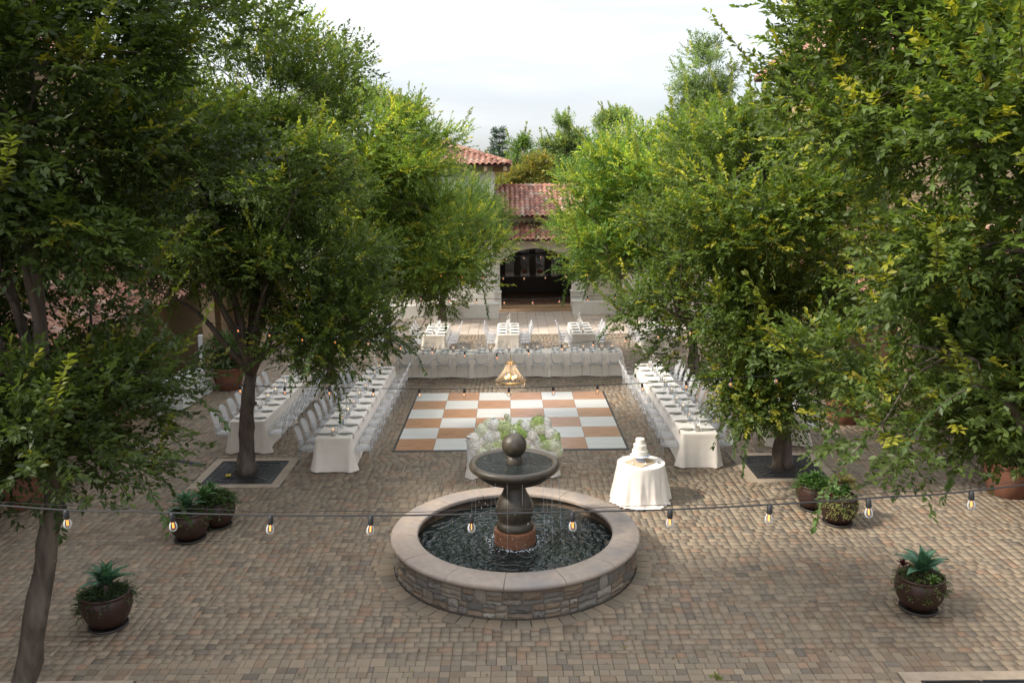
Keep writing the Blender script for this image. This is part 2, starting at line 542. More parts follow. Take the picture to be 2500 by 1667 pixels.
for i in near:
    w, h = round((tx1[i] - tx0[i]) / U), round((ty1[i] - ty0[i]) / U)
    if (w, h) not in _shared:
        a_, b_ = w * U / 2 - .002, h * U / 2 - .002
        _shared[(w, h)] = MB().add([(q * (a_ - i), e * (b_ - i), z_) for i, z_ in ((0, -.016), (0.001, -.004), (.0042, 0)) for q, e in ((-1, -1), (1, -1), (1, 1), (-1, 1))],
            [(8, 9, 10, 11)] + [(k * 4 + j, k * 4 + (j + 1) % 4, k * 4 + 4 + (j + 1) % 4, k * 4 + 4 + j) for k in (0, 1) for j in range(4)]).mesh('paver', m_paver_o)
    o = link('paver', _shared[(w, h)], plaza, (tcx[i], tcy[i], tz[i]))
    o.color = (*pcol[i], 1)
# soldier course round the fountain
NS = 62
ring_m = MB()
_a = PI / NS * .94
ring_m.add([(r * math.cos(s), r * math.sin(s), z) for z, e in ((-.016, 0), (.0035, .004)) for r, s in
            ((2.02 + e, -_a + e / 2), (2.27 - e, -_a + e / 2), (2.27 - e, _a - e / 2), (2.02 + e, _a - e / 2))],
           [(4, 5, 6, 7), (0, 1, 5, 4), (1, 2, 6, 5), (2, 3, 7, 6), (3, 0, 4, 7)])
ring_me = ring_m.mesh('soldier_paver', m_paver_o)
for k in range(NS):
    o = link('soldier_paver', ring_me, plaza, (FX, FY, 0), (0, 0, 2 * PI * k / NS))
    o.color = (*(_pc[[0, 1, 3, 2][k * 7 % 4]] * np.array((1.0, .92, .81)) * rnd.uniform(.9, 1.05)), 1)

# pale slabs in front of the arcade
pale = MB().add([(-11.9, 34.72, -.016), (11.9, 34.72, -.016), (11.9, 41.3, -.016), (-11.9, 41.3, -.016)], [(0, 1, 2, 3)]).obj('forecourt_paving', m_joint)
tag(pale, kind='structure')
S = .42
slab_me = MB().bbox((0, 0, -.012), (S - .012, S - .012, .026), .004).mesh('slab', m_pale)
for iy in range(15):
    for ix in range(-9, 11):
        o = link('slab', slab_me, pale, (ix * S + .1, 34.94 + iy * S, 0))
        c = rnd.choice([(.50, .405, .33), (.53, .43, .35), (.47, .385, .325), (.51, .40, .32)])
        k = rnd.uniform(.9, 1.08)
        o.color = (c[0] * k, c[1] * k, c[2] * k, 1)
for sx, w in ((-7.9, 8.0), (8.2, 7.3)):
    bm = MB()
    for iy in range(15):
        for ix in range(int(w / S)):
            bm.bbox((sx - w / 2 + (ix + .5) * S, 34.94 + iy * S, -.012), (S - .012, S - .012, .026), .004)
    o = bm.obj('outer_slabs', m_pale, pale); o.color = (.44, .355, .29, 1); tag(o, kind='stuff')

# ------------------------------------------------------------------ tree grates
def grate(x, y, label):
    t = thing('tree_grate', label, 'tree grate', (x, y, 0), 0, 'iron tree grates in the plaza')
    for s, (cx, cy, dx, dy) in enumerate(((0, -GR - .1, 2 * GR + .4, .2), (0, GR + .1, 2 * GR + .4, .2), (-GR - .1, 0, .2, 2 * GR - .004), (GR + .1, 0, .2, 2 * GR - .004))):
        MB().bbox((cx, cy, -.008), (dx, dy, .03), .006).obj('border_strip', m_border, t)
    for sx in (-1, 1):
        for sy in (-1, 1):
            b = MB()
            q = GR - .006
            # quadrant plate with a round cut for the trunk
            arc = [(.3 * math.cos(a), .3 * math.sin(a)) for a in np.linspace(0, PI / 2, 7)]
            out = [(q, 0.0), (q, q / 2), (q, q), (q, q), (q, q), (q / 2, q), (0.0, q)]
            vv = [(sx * (px + .004), sy * (py + .004), .0) for px, py in arc] + [(sx * max(px, .004), sy * max(py, .004), .0) for px, py in out]
            fs = [(k, k + 7, k + 8, k + 1) if sx * sy > 0 else (k, k + 1, k + 8, k + 7) for k in range(6)]
            b.add(vv, fs)
            for k in range(7):
                a = (k + .5) / 7 * PI / 2
                L = .5
                b.box((sx * .5 * math.cos(a) * 1.08, sy * .5 * math.sin(a) * 1.08, .004), (.42, .018, .012), math.atan2(sy * math.sin(a), sx * math.cos(a)))
            for rr in (.42, .6):
                b.box((sx * rr, sy * rr / 2, .005), (.014, rr, .014)); b.box((sx * rr / 2, sy * rr, .005), (rr, .014, .014))
            b.box((sx * (q - .015), sy * q / 2, .004), (.03, q, .016)); b.box((sx * q / 2, sy * (q - .015), .004), (q - .06, .03, .014))
            b.obj('grate_panel', m_grate, t)
    MB().lathe([(.30, -.01), (.0001, -.008)], 20, cap=False).obj('soil', m_soil, t)
    return t
for (x, y), lb in zip(TREES, (
        'dark iron tree grate at the bottom left, mostly out of frame', 'dark iron tree grate with tan border below the left long table row',
        'dark iron tree grate far left beside the long table row', 'dark iron tree grate in the bottom right corner of the plaza',
        'dark iron tree grate with tan border right of the round cake table', 'dark iron tree grate far right behind the long table row')):
    grate(x, y, lb)

# ------------------------------------------------------------------ dance floor
DX, DY, TL = -.043, 22.154, .9144
df = thing('dance_floor', 'orange and white checkered dance floor with black edge behind the fountain', 'dance floor', (DX, DY, 0))
pw_me = MB().bbox((0, 0, .011), (TL - .006, TL - .006, .022), .002).mesh('floor_panel', m_white_tile)
po_me = MB().bbox((0, 0, .011), (TL - .006, TL - .006, .022), .002).mesh('floor_panel', m_oak_tile)
for j in range(6):
    for i in range(6):
        link('floor_panel', po_me if (i + j) % 2 == 0 else pw_me, df, ((i - 2.5) * TL, (j - 2.5) * TL, .002 + rnd.uniform(0, .0012)))
for s in (-1, 1):
    e = 3 * TL
    for ax in (0, 1):
        b = MB(); w = .055
        ln = e + w if ax else e
        # ramped edge strip
        pts = [(-ln, 0, .0), (ln, 0, .0), (ln, -w, .0), (-ln, -w, .0), (-ln, 0, .024), (ln, 0, .024), (ln, -w, .006), (-ln, -w, .006)]
        b.add(pts, [(4, 5, 6, 7), (2, 3, 7, 6), (0, 3, 2, 1), (1, 2, 6, 5), (3, 0, 4, 7), (0, 1, 5, 4)])
        rz = (0 if s < 0 else PI) if ax else (PI / 2 if s > 0 else -PI / 2)
        loc = (0, s * e, .001) if ax else (s * e, 0, .001)
        b.obj('edge_strip', m_trim, df, loc=loc, rot=(0, 0, rz))

# ------------------------------------------------------------------ fountain
fo = thing('fountain', 'round stone fountain with ball-topped bowl in a ledge-stone pool', 'fountain', (FX, FY, 0))
MB().lathe([(1.985, -.01), (1.985, .44), (1.70, .44), (1.70, .0)], 72, cap=False).obj('basin_wall', m_mortar, fo)
MB().lathe([(1.70, .47), (1.695, .44), (1.69, .06), (.001, .05)], 72, cap=False).obj('pool_lining', m_wetstone, fo, True)
NC = 14
prof = [(1.615, .50), (1.612, .545), (1.625, .562), (1.66, .566), (1.98, .566), (1.99, .558), (2.03, .552), (2.058, .535), (2.066, .51),
        (2.058, .484), (2.03, .47), (1.995, .462), (1.985, .436), (1.68, .436), (1.615, .50)]
for k in range(NC):
    a0 = 2 * PI * (k + .31) / NC
    s = .0022
    b = MB()
    m = 8
    pts = prof
    vv = []
    for i in range(m + 1):
        a = a0 + s + (2 * PI / NC - 2 * s) * i / m
        for r, z in pts:
            vv.append((r * math.cos(a), r * math.sin(a), z + .0015 * math.sin(k * 3.7)))
    q = len(pts)
    fs = [(i * q + j, i * q + j + 1, (i + 1) * q + j + 1, (i + 1) * q + j) for i in range(m) for j in range(q - 1)]
    fs = [f[::-1] for f in fs]
    fs += [tuple(range(q - 1)), tuple(m * q + j for j in range(q - 2, -1, -1))]
    b.add(vv, fs)
    shade_angle(b.obj('coping_stone', m_cope, fo), 50)
# ledge stones, each its own piece
def rock_mesh(seed):
    r = random.Random(seed)
    n, m = 5, 3
    b = MB(); vv = []
    # front face grid bulging outwards (local +x outwards, y along, z up), unit size
    for j in range(m + 1):
        for i in range(n + 1):
            u, w = i / n - .5, j / m - .5
            edge = max(abs(u), abs(w)) > .49
            corner = abs(u) > .49 and abs(w) > .49
            x = (.0 if edge else .55 + r.uniform(-.3, .45))
            k = .90 if corner else 1.0
            vv.append((x, (u + (r.uniform(-.02, .02) if edge else 0)) * k, (w + (r.uniform(-.07, .07) if edge and not corner else 0)) * k))
    f = [(j * (n + 1) + i, j * (n + 1) + i + 1, (j + 1) * (n + 1) + i + 1, (j + 1) * (n + 1) + i) for j in range(m) for i in range(n)]
    b.add(vv, f)
    ring = [i for i in range(n + 1)] + [j * (n + 1) + n for j in range(1, m + 1)] + [m * (n + 1) + i for i in range(n - 1, -1, -1)] + [j * (n + 1) for j in range(m - 1, 0, -1)]
    base = len(b.v)
    b.v += [(-1.2, b.v[i][1], b.v[i][2]) for i in ring]
    L = len(ring)
    for k in range(L):
        b.f.append((ring[(k + 1) % L], ring[k], base + k, base + (k + 1) % L))
    return b.mesh('ledge_stone', m_stone)
rocks = [rock_mesh(s) for s in range(12)]
STC = [(.235, .2, .16), (.20, .178, .152), (.27, .225, .17), (.215, .155, .11), (.18, .162, .145), (.25, .185, .125), (.15, .132, .115), (.30, .27, .225), (.19, .145, .11)]
cnt = 0
for z_lo, z_hi in ((.006, .222), (.222, .436)):          # two bands, each a row of short irregular stacks
    a = rnd.uniform(0, 1); end = a + 2 * PI
    while a < end - .02:
        w = rnd.choice([.14, .19, .24, .28, .32, .36])
        if end - a - w / 1.99 < .06: w = (end - a) * 1.99
        k = rnd.choice([2, 2, 3, 3] if w > .2 else [1, 2, 2, 3])
        cuts = [rnd.uniform(.6, 1.4) for _ in range(k)]; tot = sum(cuts); z = z_lo
        for c_ in cuts:
            h = c_ / tot * (z_hi - z_lo); am = a + w / 1.99 / 2
            o = link('ledge_stone', rocks[rnd.randrange(12)], fo, (1.985 * math.cos(am), 1.985 * math.sin(am), z + h / 2),
                     (rnd.uniform(-.05, .05), 0, am), (.03 + rnd.uniform(-.012, .024), w - .009, h - .008))
            c = rnd.choice(STC); q = rnd.uniform(.75, 1.15)
            o.color = (c[0] * q, c[1] * q, c[2] * q, 1); z += h; cnt += 1
        a += w / 1.99
# pool water: a fine disc with real ripples
nr, na = 46, 150
vv = [(0, 0, 0)]; rng = random.Random(3)
for i in range(1, nr + 1):
    r = 1.69 * i / nr
    for j in range(na):
        a = 2 * PI * j / na
        hgt = .011 * math.sin(r * 24 + 1.5 * math.sin(3 * a) + rng.uniform(-.5, .5)) * math.exp(-r * .5) + .008 * math.sin(11 * a + 9 * r) * r / 1.7
        vv.append((r * math.cos(a), r * math.sin(a), hgt))
ff = [(0, 1 + j, 1 + (j + 1) % na) for j in range(na)]
ff += [(1 + i * na + j, 1 + (i + 1) * na + j, 1 + (i + 1) * na + (j + 1) % na, 1 + i * na + (j + 1) % na) for i in range(nr - 1) for j in range(na)]
MB().add(vv, ff).obj('pool_water', m_pool, fo, True, loc=(0, 0, .335))
shade_angle(MB().lathe([(.345, .05), (.35, .3), (.352, .52), (.345, .565), (.30, .585), (.001, .585)], 30).obj('drum', m_drum, fo), 40)
ped = [(.30, .58), (.31, .62), (.305, .67), (.28, .70), (.265, .73), (.29, .78), (.315, .86), (.322, .94), (.30, 1.03), (.25, 1.12), (.205, 1.20), (.178, 1.28),
       (.175, 1.33), (.20, 1.37)]
MB().lathe(ped, 36).obj('pedestal', m_bronze, fo, True)
bowl = [(.19, 1.36), (.36, 1.39), (.52, 1.435), (.60, 1.485), (.62, 1.525), (.66, 1.545), (.715, 1.56), (.745, 1.585), (.75, 1.615), (.735, 1.645), (.70, 1.66), (.655, 1.652),
        (.62, 1.63), (.58, 1.59), (.4, 1.53), (.2, 1.5), (.001, 1.49)]
bowl = [(r_, 1.36 + (z_ - 1.36) * 1.27) for r_, z_ in bowl]
MB().lathe(bowl, 48).obj('bowl', m_bronze, fo, True)
MB().lathe([(.625, 1.708), (.3, 1.710), (.001, 1.712)], 48, cap=False).obj('bowl_water', m_bowlw, fo, True)
MB().lathe([(.15, 1.5), (.13, 1.74), (.11, 1.86)], 20).obj('ball_neck', m_bronze, fo, True)
MB().ball((0, 0, 2.01), .205, 32, 18).obj('ball', m_bronze, fo, True)
b = MB()
for k in range(150):
    a = rnd.uniform(0, 2 * PI)
    if k < 60:
        r, zz = .36 + abs(rnd.gauss(0, .09)), .34 + abs(rnd.gauss(0, .05))
    elif k < 120:
        r, zz = .63 + rnd.gauss(0, .05), rnd.uniform(.36, 1.45)
    else:
        r, zz = abs(rnd.gauss(0, .05)), 2.2 + abs(rnd.gauss(0, .05))
    s = rnd.uniform(.004, .009)
    b.ball((r * math.cos(a), r * math.sin(a), zz), s, 5, 3, 1.6)
for k in range(16):                                   # thin threads of water spilling from the bowl lip
    a = rnd.uniform(0, 2 * PI); r0_ = .735; z0_ = 1.60; pth = []
    for q in range(8):
        f = q / 7
        pth.append(((r0_ + .05 * f - .02 * rnd.random()) * math.cos(a), (r0_ + .05 * f) * math.sin(a), z0_ - 1.22 * f))
    L_ = rnd.randint(3, 8)
    b.tube(pth[:L_], [.0022] * L_, 4, False)
tag(b.obj('water_drops', m_foam, fo), kind='stuff')
b = MB()
for k in range(170):                                  # broken white water where the spill lands
    a = rnd.uniform(0, 2 * PI); r = .38 + abs(rnd.gauss(0, .07))
    b.ball((r * math.cos(a), r * math.sin(a), .34), rnd.uniform(.006, .016), 5, 3, .4)
tag(b.obj('foam', m_foam, fo), kind='stuff')

# ------------------------------------------------------------------ buildings
TILEC = [(.29, .125, .08), (.33, .155, .10), (.25, .10, .065), (.36, .19, .13), (.21, .10, .072), (.31, .145, .095), (.38, .25, .19)]
_tile_cache = {}
def tile_mesh(w, L):
    k = (round(w, 3), round(L, 3))
    if k not in _tile_cache:
        b = MB(); n = 10; h = w * .33
        pr = [(-w / 2 + w * i / n, h * (0.5 + 0.5 * math.cos(2 * PI * (i / n - .5))) ** .8) for i in range(n + 1)]
        vv = [(x, 0, z + .03) for x, z in pr] + [(x * .97, L, z) for x, z in pr] + [(x, 0, z + .008) for x, z in pr]
        m = n + 1
        ff = [(i, i + 1, m + i + 1, m + i) for i in range(n)] + [(2 * m + i, 2 * m + i + 1, i + 1, i) for i in range(n)]
        b.add(vv, ff)
        me = b.mesh('roof_tile', m_tile)
        me.polygons.foreach_set('use_smooth', [True] * len(me.polygons))
        try: me.set_sharp_from_angle(angle=math.radians(50))
        except Exception: pass
        _tile_cache[k] = me
    return _tile_cache[k]

def roof_slope(parent, quad, w=.27, expo=.36, limit=300, seed=1, up=True, rows=None):
    """quad: eave start, eave end, top end, top start (world). An underlay plane and one object for each tile"""
    A, B, Cc, D = [Vector(q) for q in quad]
    u = (B - A).normalized()
    nrm = u.cross(D - A).normalized()
    if nrm.z < 0: nrm = -nrm
    v = nrm.cross(u).normalized()
    if v.z < 0: v = -v
    uu = v.cross(nrm)
    Wd = (B - A).length; H = (D - A).dot(v)
    b = MB().add([tuple(p - nrm * .01) for p in (A, B, Cc, D)] + [tuple(p - nrm * .09) for p in (A, B, Cc, D)],
                 [(0, 1, 2, 3), (7, 6, 5, 4), (0, 4, 5, 1), (1, 5, 6, 2), (2, 6, 7, 3), (3, 7, 4, 0)])
    deck = b.obj('roof', m_tilebed, parent)
    over = []
    R = Matrix((uu, v, nrm)).transposed().to_euler()
    sgn = 1 if uu.dot(u) > 0 else -1
    l0, l1 = (D - A).dot(u), (Cc - A).dot(u)
    r = random.Random(seed); nc = int(Wd / w); nr_ = int(H / expo) + 1
    me = tile_mesh(w, expo * 1.22); k = 0
    for j in range(nr_):
        y = j * expo - .06
        t = min(max((y + expo * .5) / H, 0), 1)
        lo, hi = l0 * t, Wd + (l1 - Wd) * t
        for i in range(nc):
            x = (i + .5) * Wd / nc
            if x < lo - .02 or x > hi + .02 or limit == 0: continue
            p = A + u * x + v * y + nrm * .004
            c = r.choice(TILEC); q = r.uniform(.75, 1.15); c = (c[0] * q, c[1] * q, c[2] * q)
            if k >= limit: over.append((p, c)); continue
            o = link('roof_tile', me, deck, p, R); k += 1
            o.color = (*c, 1)
    if over:                                         # past the limit: the rest of the tiles as one part
        co = np.array([tuple(q.co) for q in me.vertices]); Rm = np.array(R.to_matrix())
        fc = np.array([tuple(q.vertices) for q in me.polygons]); nv = len(co)
        V = np.concatenate([co @ Rm.T + np.array(p) for p, _ in over])
        Lp = np.concatenate([fc.ravel() + nv * i for i in range(len(over))])
        tag(link('outer_roof_tiles', np_mesh('outer_roof_tiles', V, Lp, 4, m_tile_t, np.repeat(np.array([c for _, c in over]), nv, 0), True), deck), kind='stuff')

def ridge(parent, p0, p1, r_=.13, seed=1, L=.4):
    p0, p1 = Vector(p0), Vector(p1)
    n = max(1, int((p1 - p0).length / L)); d = (p1 - p0).normalized()
    me = MB()
    vv = []; m = 8
    for y, rr in ((0, r_), (L * 1.12, r_ * .86)):
        for i in range(m + 1):
            a = PI * i / m
            vv.append((rr * math.cos(a), y, rr * math.sin(a)))
    me.add(vv, [(i, m + 1 + i, m + 2 + i, i + 1) for i in range(m)] + [tuple(range(m + 1))])
    key = ('ridge', r_, L)
    if key not in _tile_cache: _tile_cache[key] = me.mesh('ridge_tile', m_tile, True)
    side = d.cross(Vector((0, 0, 1))).normalized(); nn = side.cross(d)
    R = Matrix((side, d, nn)).transposed().to_euler()
    rr = random.Random(seed)
    for k in range(n):
        o = link('ridge_tile', _tile_cache[key], parent, p0 + d * (k * (p1 - p0).length / n), R)
        c = rr.choice(TILEC); q = rr.uniform(.85, 1.2)
        o.color = (c[0] * q, c[1] * q, c[2] * q, 1)

def arch_wall(x0, x1, y0, th, z0, z1, ops):
    """wall in the xz plane at y0..y0+th; ops = (centre, half width, spring, rise, floor)"""
    xs = {x0, x1}
    for c, hw, sp, ri, fl in ops:
        for k in range(25): xs.add(round(c - hw + 2 * hw * k / 24, 5))
    xs = sorted(xs)
    def openz(x):
        for c, hw, sp, ri, fl in ops:
            if abs(x - c) < hw + 1e-6:
                R = (hw * hw + ri * ri) / (2 * ri)
                return sp + ri - R + math.sqrt(max(0, R * R - (x - c) ** 2)), fl
        return None
    b = MB()
    for a, e in zip(xs[:-1], xs[1:]):
        mid = openz((a + e) / 2)
        if mid is None: za = ze = z0
        else: za, ze = openz(a)[0], openz(e)[0]
        for y, fl in ((y0, False), (y0 + th, True)):
            q = [(a, y, za), (e, y, ze), (e, y, z1), (a, y, z1)]
            b.add(q, [(3, 2, 1, 0) if fl else (0, 1, 2, 3)])
        b.add([(a, y0, z1), (e, y0, z1), (e, y0 + th, z1), (a, y0 + th, z1)], [(0, 1, 2, 3)])
        if mid is not None:
            b.add([(a, y0, za), (e, y0, ze), (e, y0 + th, ze), (a, y0 + th, za)], [(3, 2, 1, 0)])
    for c, hw, sp, ri, fl in ops:
        for s in (-1, 1):
            x = c + s * hw
            q = [(x, y0, z0), (x, y0 + th, z0), (x, y0 + th, sp), (x, y0, sp)]
            b.add(q, [(0, 1, 2, 3) if s < 0 else (3, 2, 1, 0)])
    for x, fl in ((x0, True), (x1, False)):
        q = [(x, y0, z0), (x, y0 + th, z0), (x, y0 + th, z1), (x, y0, z1)]
        b.add(q, [(3, 2, 1, 0) if fl else (0, 1, 2, 3)])
    return b

# the arcade wing straight ahead
aw = thing('arcade_building', 'low cream building with wide arched porch and two tiers of clay tile roof', 'building', (0, 0, 0))
AC = 1.22
arch_wall(-.78, 5.4, 41.5, .5, 0, 3.42, [(AC, 1.74, 2.34, .62, 0)]).obj('front_wall', m_cream, aw)
MB().box((2.31, 42.4, 4.0), (6.18, .3, 1.1)).obj('upper_wall', m_cream, aw)
MB().box((2.31, 44.0, 3.36), (6.1, 4.6, .1)).obj('porch_ceiling', m_dwood, aw)
MB().box((2.31, 46.4, 1.8), (6.18, .2, 3.1)).obj('porch_back_wall', m_dwood, aw)
MB().box((-.88, 44.2, 1.75), (.2, 4.4, 3.2)).obj('porch_side_wall', m_dwood, aw)
MB().box((3.7, 44.2, 1.75), (.25, 4.4, 3.2)).obj('porch_side_wall', m_dwood, aw)
MB().box((2.31, 44.0, .1), (6.1, 4.7, .2)).obj('porch_slab', m_joint, aw)
ft = MB().bbox((0, 0, 0), (.395, .395, .03), .005).mesh('floor_tile', m_terrafloor)
for i in range(12):
    for j in range(12):
        o = link('floor_tile', ft, aw, (-.62 + i * .4, 41.86 + j * .4, .212 + rnd.uniform(0, .002)))
        c = rnd.choice([(.26, .13, .085), (.30, .16, .105), (.22, .115, .08), (.31, .19, .13)]); o.color = (*c, 1)
MB().bbox((AC, 41.42, .11), (3.44, .46, .22), .012).obj('step', m_step, aw)
MB().bbox((AC, 41.05, .04), (3.6, .5, .08), .012).obj('step', m_step, aw)
for x in (-.83, 3.27):
    c = MB().bbox((x, 41.28, .45), (.72, .6, .9), .02).bbox((x, 41.28, 1.6), (.6, .52, 1.5), .015).obj('pillar', m_stucco, aw)
    MB().bbox((x, 41.27, 2.31), (.72, .62, .05), .012).bbox((x, 41.27, 2.375), (.80, .68, .08), .02).bbox((x, 41.27, .92), (.78, .66, .06), .015).obj('capital', m_stucco, c)
# doors behind the porch
for k, xc in enumerate((-.05, .78, 1.6, 2.43)):
    d = MB().bbox((xc, 46.24, 1.28), (.80, .07, 2.1), .01).obj('door', m_dwood, aw)
    MB().box((xc, 46.19, 1.62), (.46, .03, 1.1)).obj('pane', m_pane, d)
    MB().box((xc, 46.19, .62), (.5, .03, .5)).obj('lower_panel', m_wood if k == 9 else m_dwood, d)
    MB().box((xc, 46.19, 2.52), (.5, .03, .3)).obj('transom_pane', m_pane, d)
    if k in (1, 2):
        MB().box((xc - .02, 46.165, 1.62), (.27, .01, .2)).obj('notice', m_notice, d)
        MB().box((xc - .02, 46.165, 1.34), (.27, .01, .2)).obj('notice', m_notice_r, d)
    if k in (1, 2):
        MB().tube([(xc + (.33 if k == 1 else -.33), 46.14, 1.1), (xc + (.33 if k == 1 else -.33), 46.14, 1.6)], .018, 6).obj('handle', m_steel, d)
roof_slope(aw, [(-.78, 40.95, 3.42), (5.4, 40.95, 3.42), (5.4, 42.26, 4.12), (-.78, 42.26, 4.12)], .24, .33, 140, 3)
roof_slope(aw, [(-.78, 41.55, 4.50), (5.4, 41.55, 4.50), (5.4, 45.0, 5.86), (-.78, 45.0, 5.86)], .24, .36, 300, 4)
roof_slope(aw, [(5.4, 48.45, 4.50), (-.78, 48.45, 4.50), (-.78, 45.0, 5.86), (5.4, 45.0, 5.86)], .27, .36, 0, 4)
ridge(aw, (-.78, 45.0, 5.86), (5.4, 45.0, 5.86), .15, 2)
for k in range(5):
    MB().bbox((.08 + k * 1.25, 41.25, 3.31), (.19, .5, .2), .02).obj('rafter_end', m_beam, aw)
    MB().bbox((.0 + k * 1.25, 41.95, 4.38), (.17, .65, .18), .02).obj('rafter_end', m_beam, aw)
MB().tube([(3.02, 41.3, .2), (3.02, 41.3, 1.15)], .03, 6).obj('downpipe', m_notice_r, aw)

# white tower left of the arch
tw = thing('white_tower', 'white stucco tower with hipped clay tile roof left of the arch', 'building', (0, 0, 0))
MB().box((-3.95, 44.0, 3.45), (6.3, 6.2, 6.9)).obj('wall', m_stucco, tw)
E0 = (-7.9, 40.05, 6.92); E1 = (0.02, 40.05, 6.92); E2 = (.02, 47.95, 6.92); E3 = (-7.9, 47.95, 6.92); AP0 = (-4.4, 44, 8.1); AP1 = (-3.5, 44, 8.1)
roof_slope(tw, [E0, E1, AP1, AP0], .27, .37, 150, 5)
roof_slope(tw, [E1, E2, AP1, AP1], .27, .37, 120, 6)
roof_slope(tw, [E3, E0, AP0, AP0], .27, .37, 0, 6)
roof_slope(tw, [E2, E3, AP0, AP1], .27, .37, 0, 6)
ridge(tw, (.02, 40.05, 6.98), (-3.5, 44, 8.16), .14, 8); ridge(tw, (-7.9, 40.05, 6.98), (-4.4, 44, 8.16), .14, 9); ridge(tw, AP0, AP1, .14, 3)
for k in range(9):
    MB().bbox((-7.4 + k * .9, 40.5, 6.72), (.16, .9, .2), .02).obj('rafter_end', m_beam, tw)
for k in range(5):
    MB().bbox((-.42, 41.6 + k * 1.3, 6.72), (.85, .16, .2), .02).obj('rafter_end', m_beam, tw)
w_ = MB().box((-2.6, 40.88, 4.9), (.9, .06, 1.2)).obj('window', m_dwood, tw)
MB().box((-2.6, 40.86, 4.9), (.74, .04, 1.04)).obj('pane', m_pane, w_)

# low white walls with end piers in front of the arcade
def low_wall(x0, x1, y, pier, label):
    t = thing('garden_wall', label, 'low wall', (0, y, 0), 0, 'white low walls before the arcade')
    s = 1 if pier > 0 else -1
    xe = x1 if s > 0 else x0
    MB().bbox(((x0 + x1) / 2 - s * .2, 0, .31), (x1 - x0 - .4, .34, .62), .015).obj('wall', m_stucco, t)
    MB().bbox((xe - s * .2, 0, .31), (.44, .5, .62), .015).obj('pier', m_stucco, t)
    MB().bbox((xe - s * .2, 0, .655), (.54, .6, .07), .02).obj('pier_cap', m_stucco, t)
low_wall(-6.2, -.6, 39.05, 1, 'low white wall with square end pier left of the arched porch')
low_wall(2.9, 8.5, 39.75, -1, 'low white wall with square end pier right of the arched porch')

# side arcades and the halls behind them
def side_arcade(sx, label, cat='building'):
    t = thing('side_arcade', label, cat, (0, 0, 0))
    ops = [(3 + 5.6 * k, 1.45, 1.75, .85, 0) for k in range(6)]
    w = arch_wall(.0, 34.0, 0, .55, 0, 3.05, ops).obj('wall', m_beige, t, loc=(sx * 10.9 if sx < 0 else 11.4, 5.0 if sx > 0 else 39.0, 0), rot=(0, 0, PI / 2 if sx > 0 else -PI / 2))
    xw = 11.4 if sx > 0 else -10.9
    w.location = (xw if sx < 0 else xw, (5.0 if sx < 0 else 39.0), 0)
    w.rotation_euler = (0, 0, PI / 2 if sx < 0 else -PI / 2)
    for k in range(6):
        yy = (5.0 + 3 + 5.6 * k) if sx < 0 else (39.0 - 3 - 5.6 * k)
        xd = xw + sx * .42
        for half in (-1, 1):
            d = MB()
            lf = link('door', MB().box((0, 0, 1.3), (.08, 1.42, 2.56)).mesh('door', m_dwood), t, (xd + sx * .1, yy + half * .72, 0))
            for p in range(9):
                zt = 1.75 + .85 * math.cos(((p + .5) / 9) * PI / 2 * .95) if half > 0 else 1.75 + .85 * math.cos(((8.5 - p) / 9) * PI / 2 * .95)
                MB().bbox((-sx * .06, -.64 + p * .16, (zt + .05) / 2), (.05, .15, zt - .05), .008).obj('plank', m_lwood, lf)
    # piers between the arches
    for k in range(7):
        yy = (5.0 + .2 + 5.6 * k) if sx < 0 else (39.0 - .2 - 5.6 * k)
        MB().bbox((xw - sx * .5, yy, 1.45), (1.1, 1.2, 2.9), .02).obj('pier', m_beige, t)
    # lean-to roof
    e = xw - sx * 1.4
    q = [(e, 39.3, 3.02), (e, 4.7, 3.02), (e + sx * 4.2, 4.7, 4.75), (e + sx * 4.2, 39.3, 4.75)]
    if sx > 0: q = [q[1], q[0], q[3], q[2]]
    if sx < 0: q = [(e, 4.7 + 34.6, 3.02), (e, 4.7, 3.02), (e + sx * 4.2, 4.7, 4.75), (e + sx * 4.2, 39.3, 4.75)]
    roof_slope(t, [Vector(p) for p in q], .36, .48, 300 if sx > 0 else 300, 12)
    MB().box((xw + sx * .9, 22, 2.98), (3.0, 34, .06)).obj('soffit', m_beige, t)
    return t
side_arcade(-1, 'long beige arcade with arched doors behind the left-hand trees')
side_arcade(1, 'long beige arcade with arched wooden doors behind the right-hand trees')

def hall(x0, x1, y0, y1, zw, zr, label, tiles):
    t = thing('hall_building', label, 'building', (0, 0, 0))
    MB().box(((x0 + x1) / 2, (y0 + y1) / 2, zw / 2), (x1 - x0, y1 - y0, zw)).obj('wall', m_beige, t)
    o = .75; ym = (y0 + y1) / 2; hp = 1.65
    A = (x0 - o, y0 - o, zw); B = (x1 + o, y0 - o, zw); C_ = (x1 + o, y1 + o, zw); D = (x0 - o, y1 + o, zw)
    R0 = (x0 - o + hp, ym, zr); R1 = (x1 + o - hp, ym, zr)
    roof_slope(t, [A, B, R1, R0], .33, .45, tiles, 21); roof_slope(t, [C_, D, R0, R1], .33, .45, 0)
    roof_slope(t, [D, A, R0, R0], .33, .45, 0 if x0 < 0 else 60, 22); roof_slope(t, [B, C_, R1, R1], .33, .45, 0 if x0 > 0 else 60, 23)
    ridge(t, R0, R1, .17, 5); ridge(t, A, R0, .16, 6); ridge(t, B, R1, .16, 7)
    for k in range(4):
        xx = x0 + (k + .6) * (x1 - x0) / 4.4
        wd = MB().box((xx, y0 - .02, 6.8), (1.0, .08, 1.5)).obj('window', m_dwood, t)
        MB().box((xx, y0 - .05, 6.8), (.82, .06, 1.32)).obj('pane', m_pane, wd)
    return t
hall(10.7, 22, 28.8, 35.4, 10.1, 12.1, 'tall hall with pink clay tile roof behind the right-hand trees', 240)
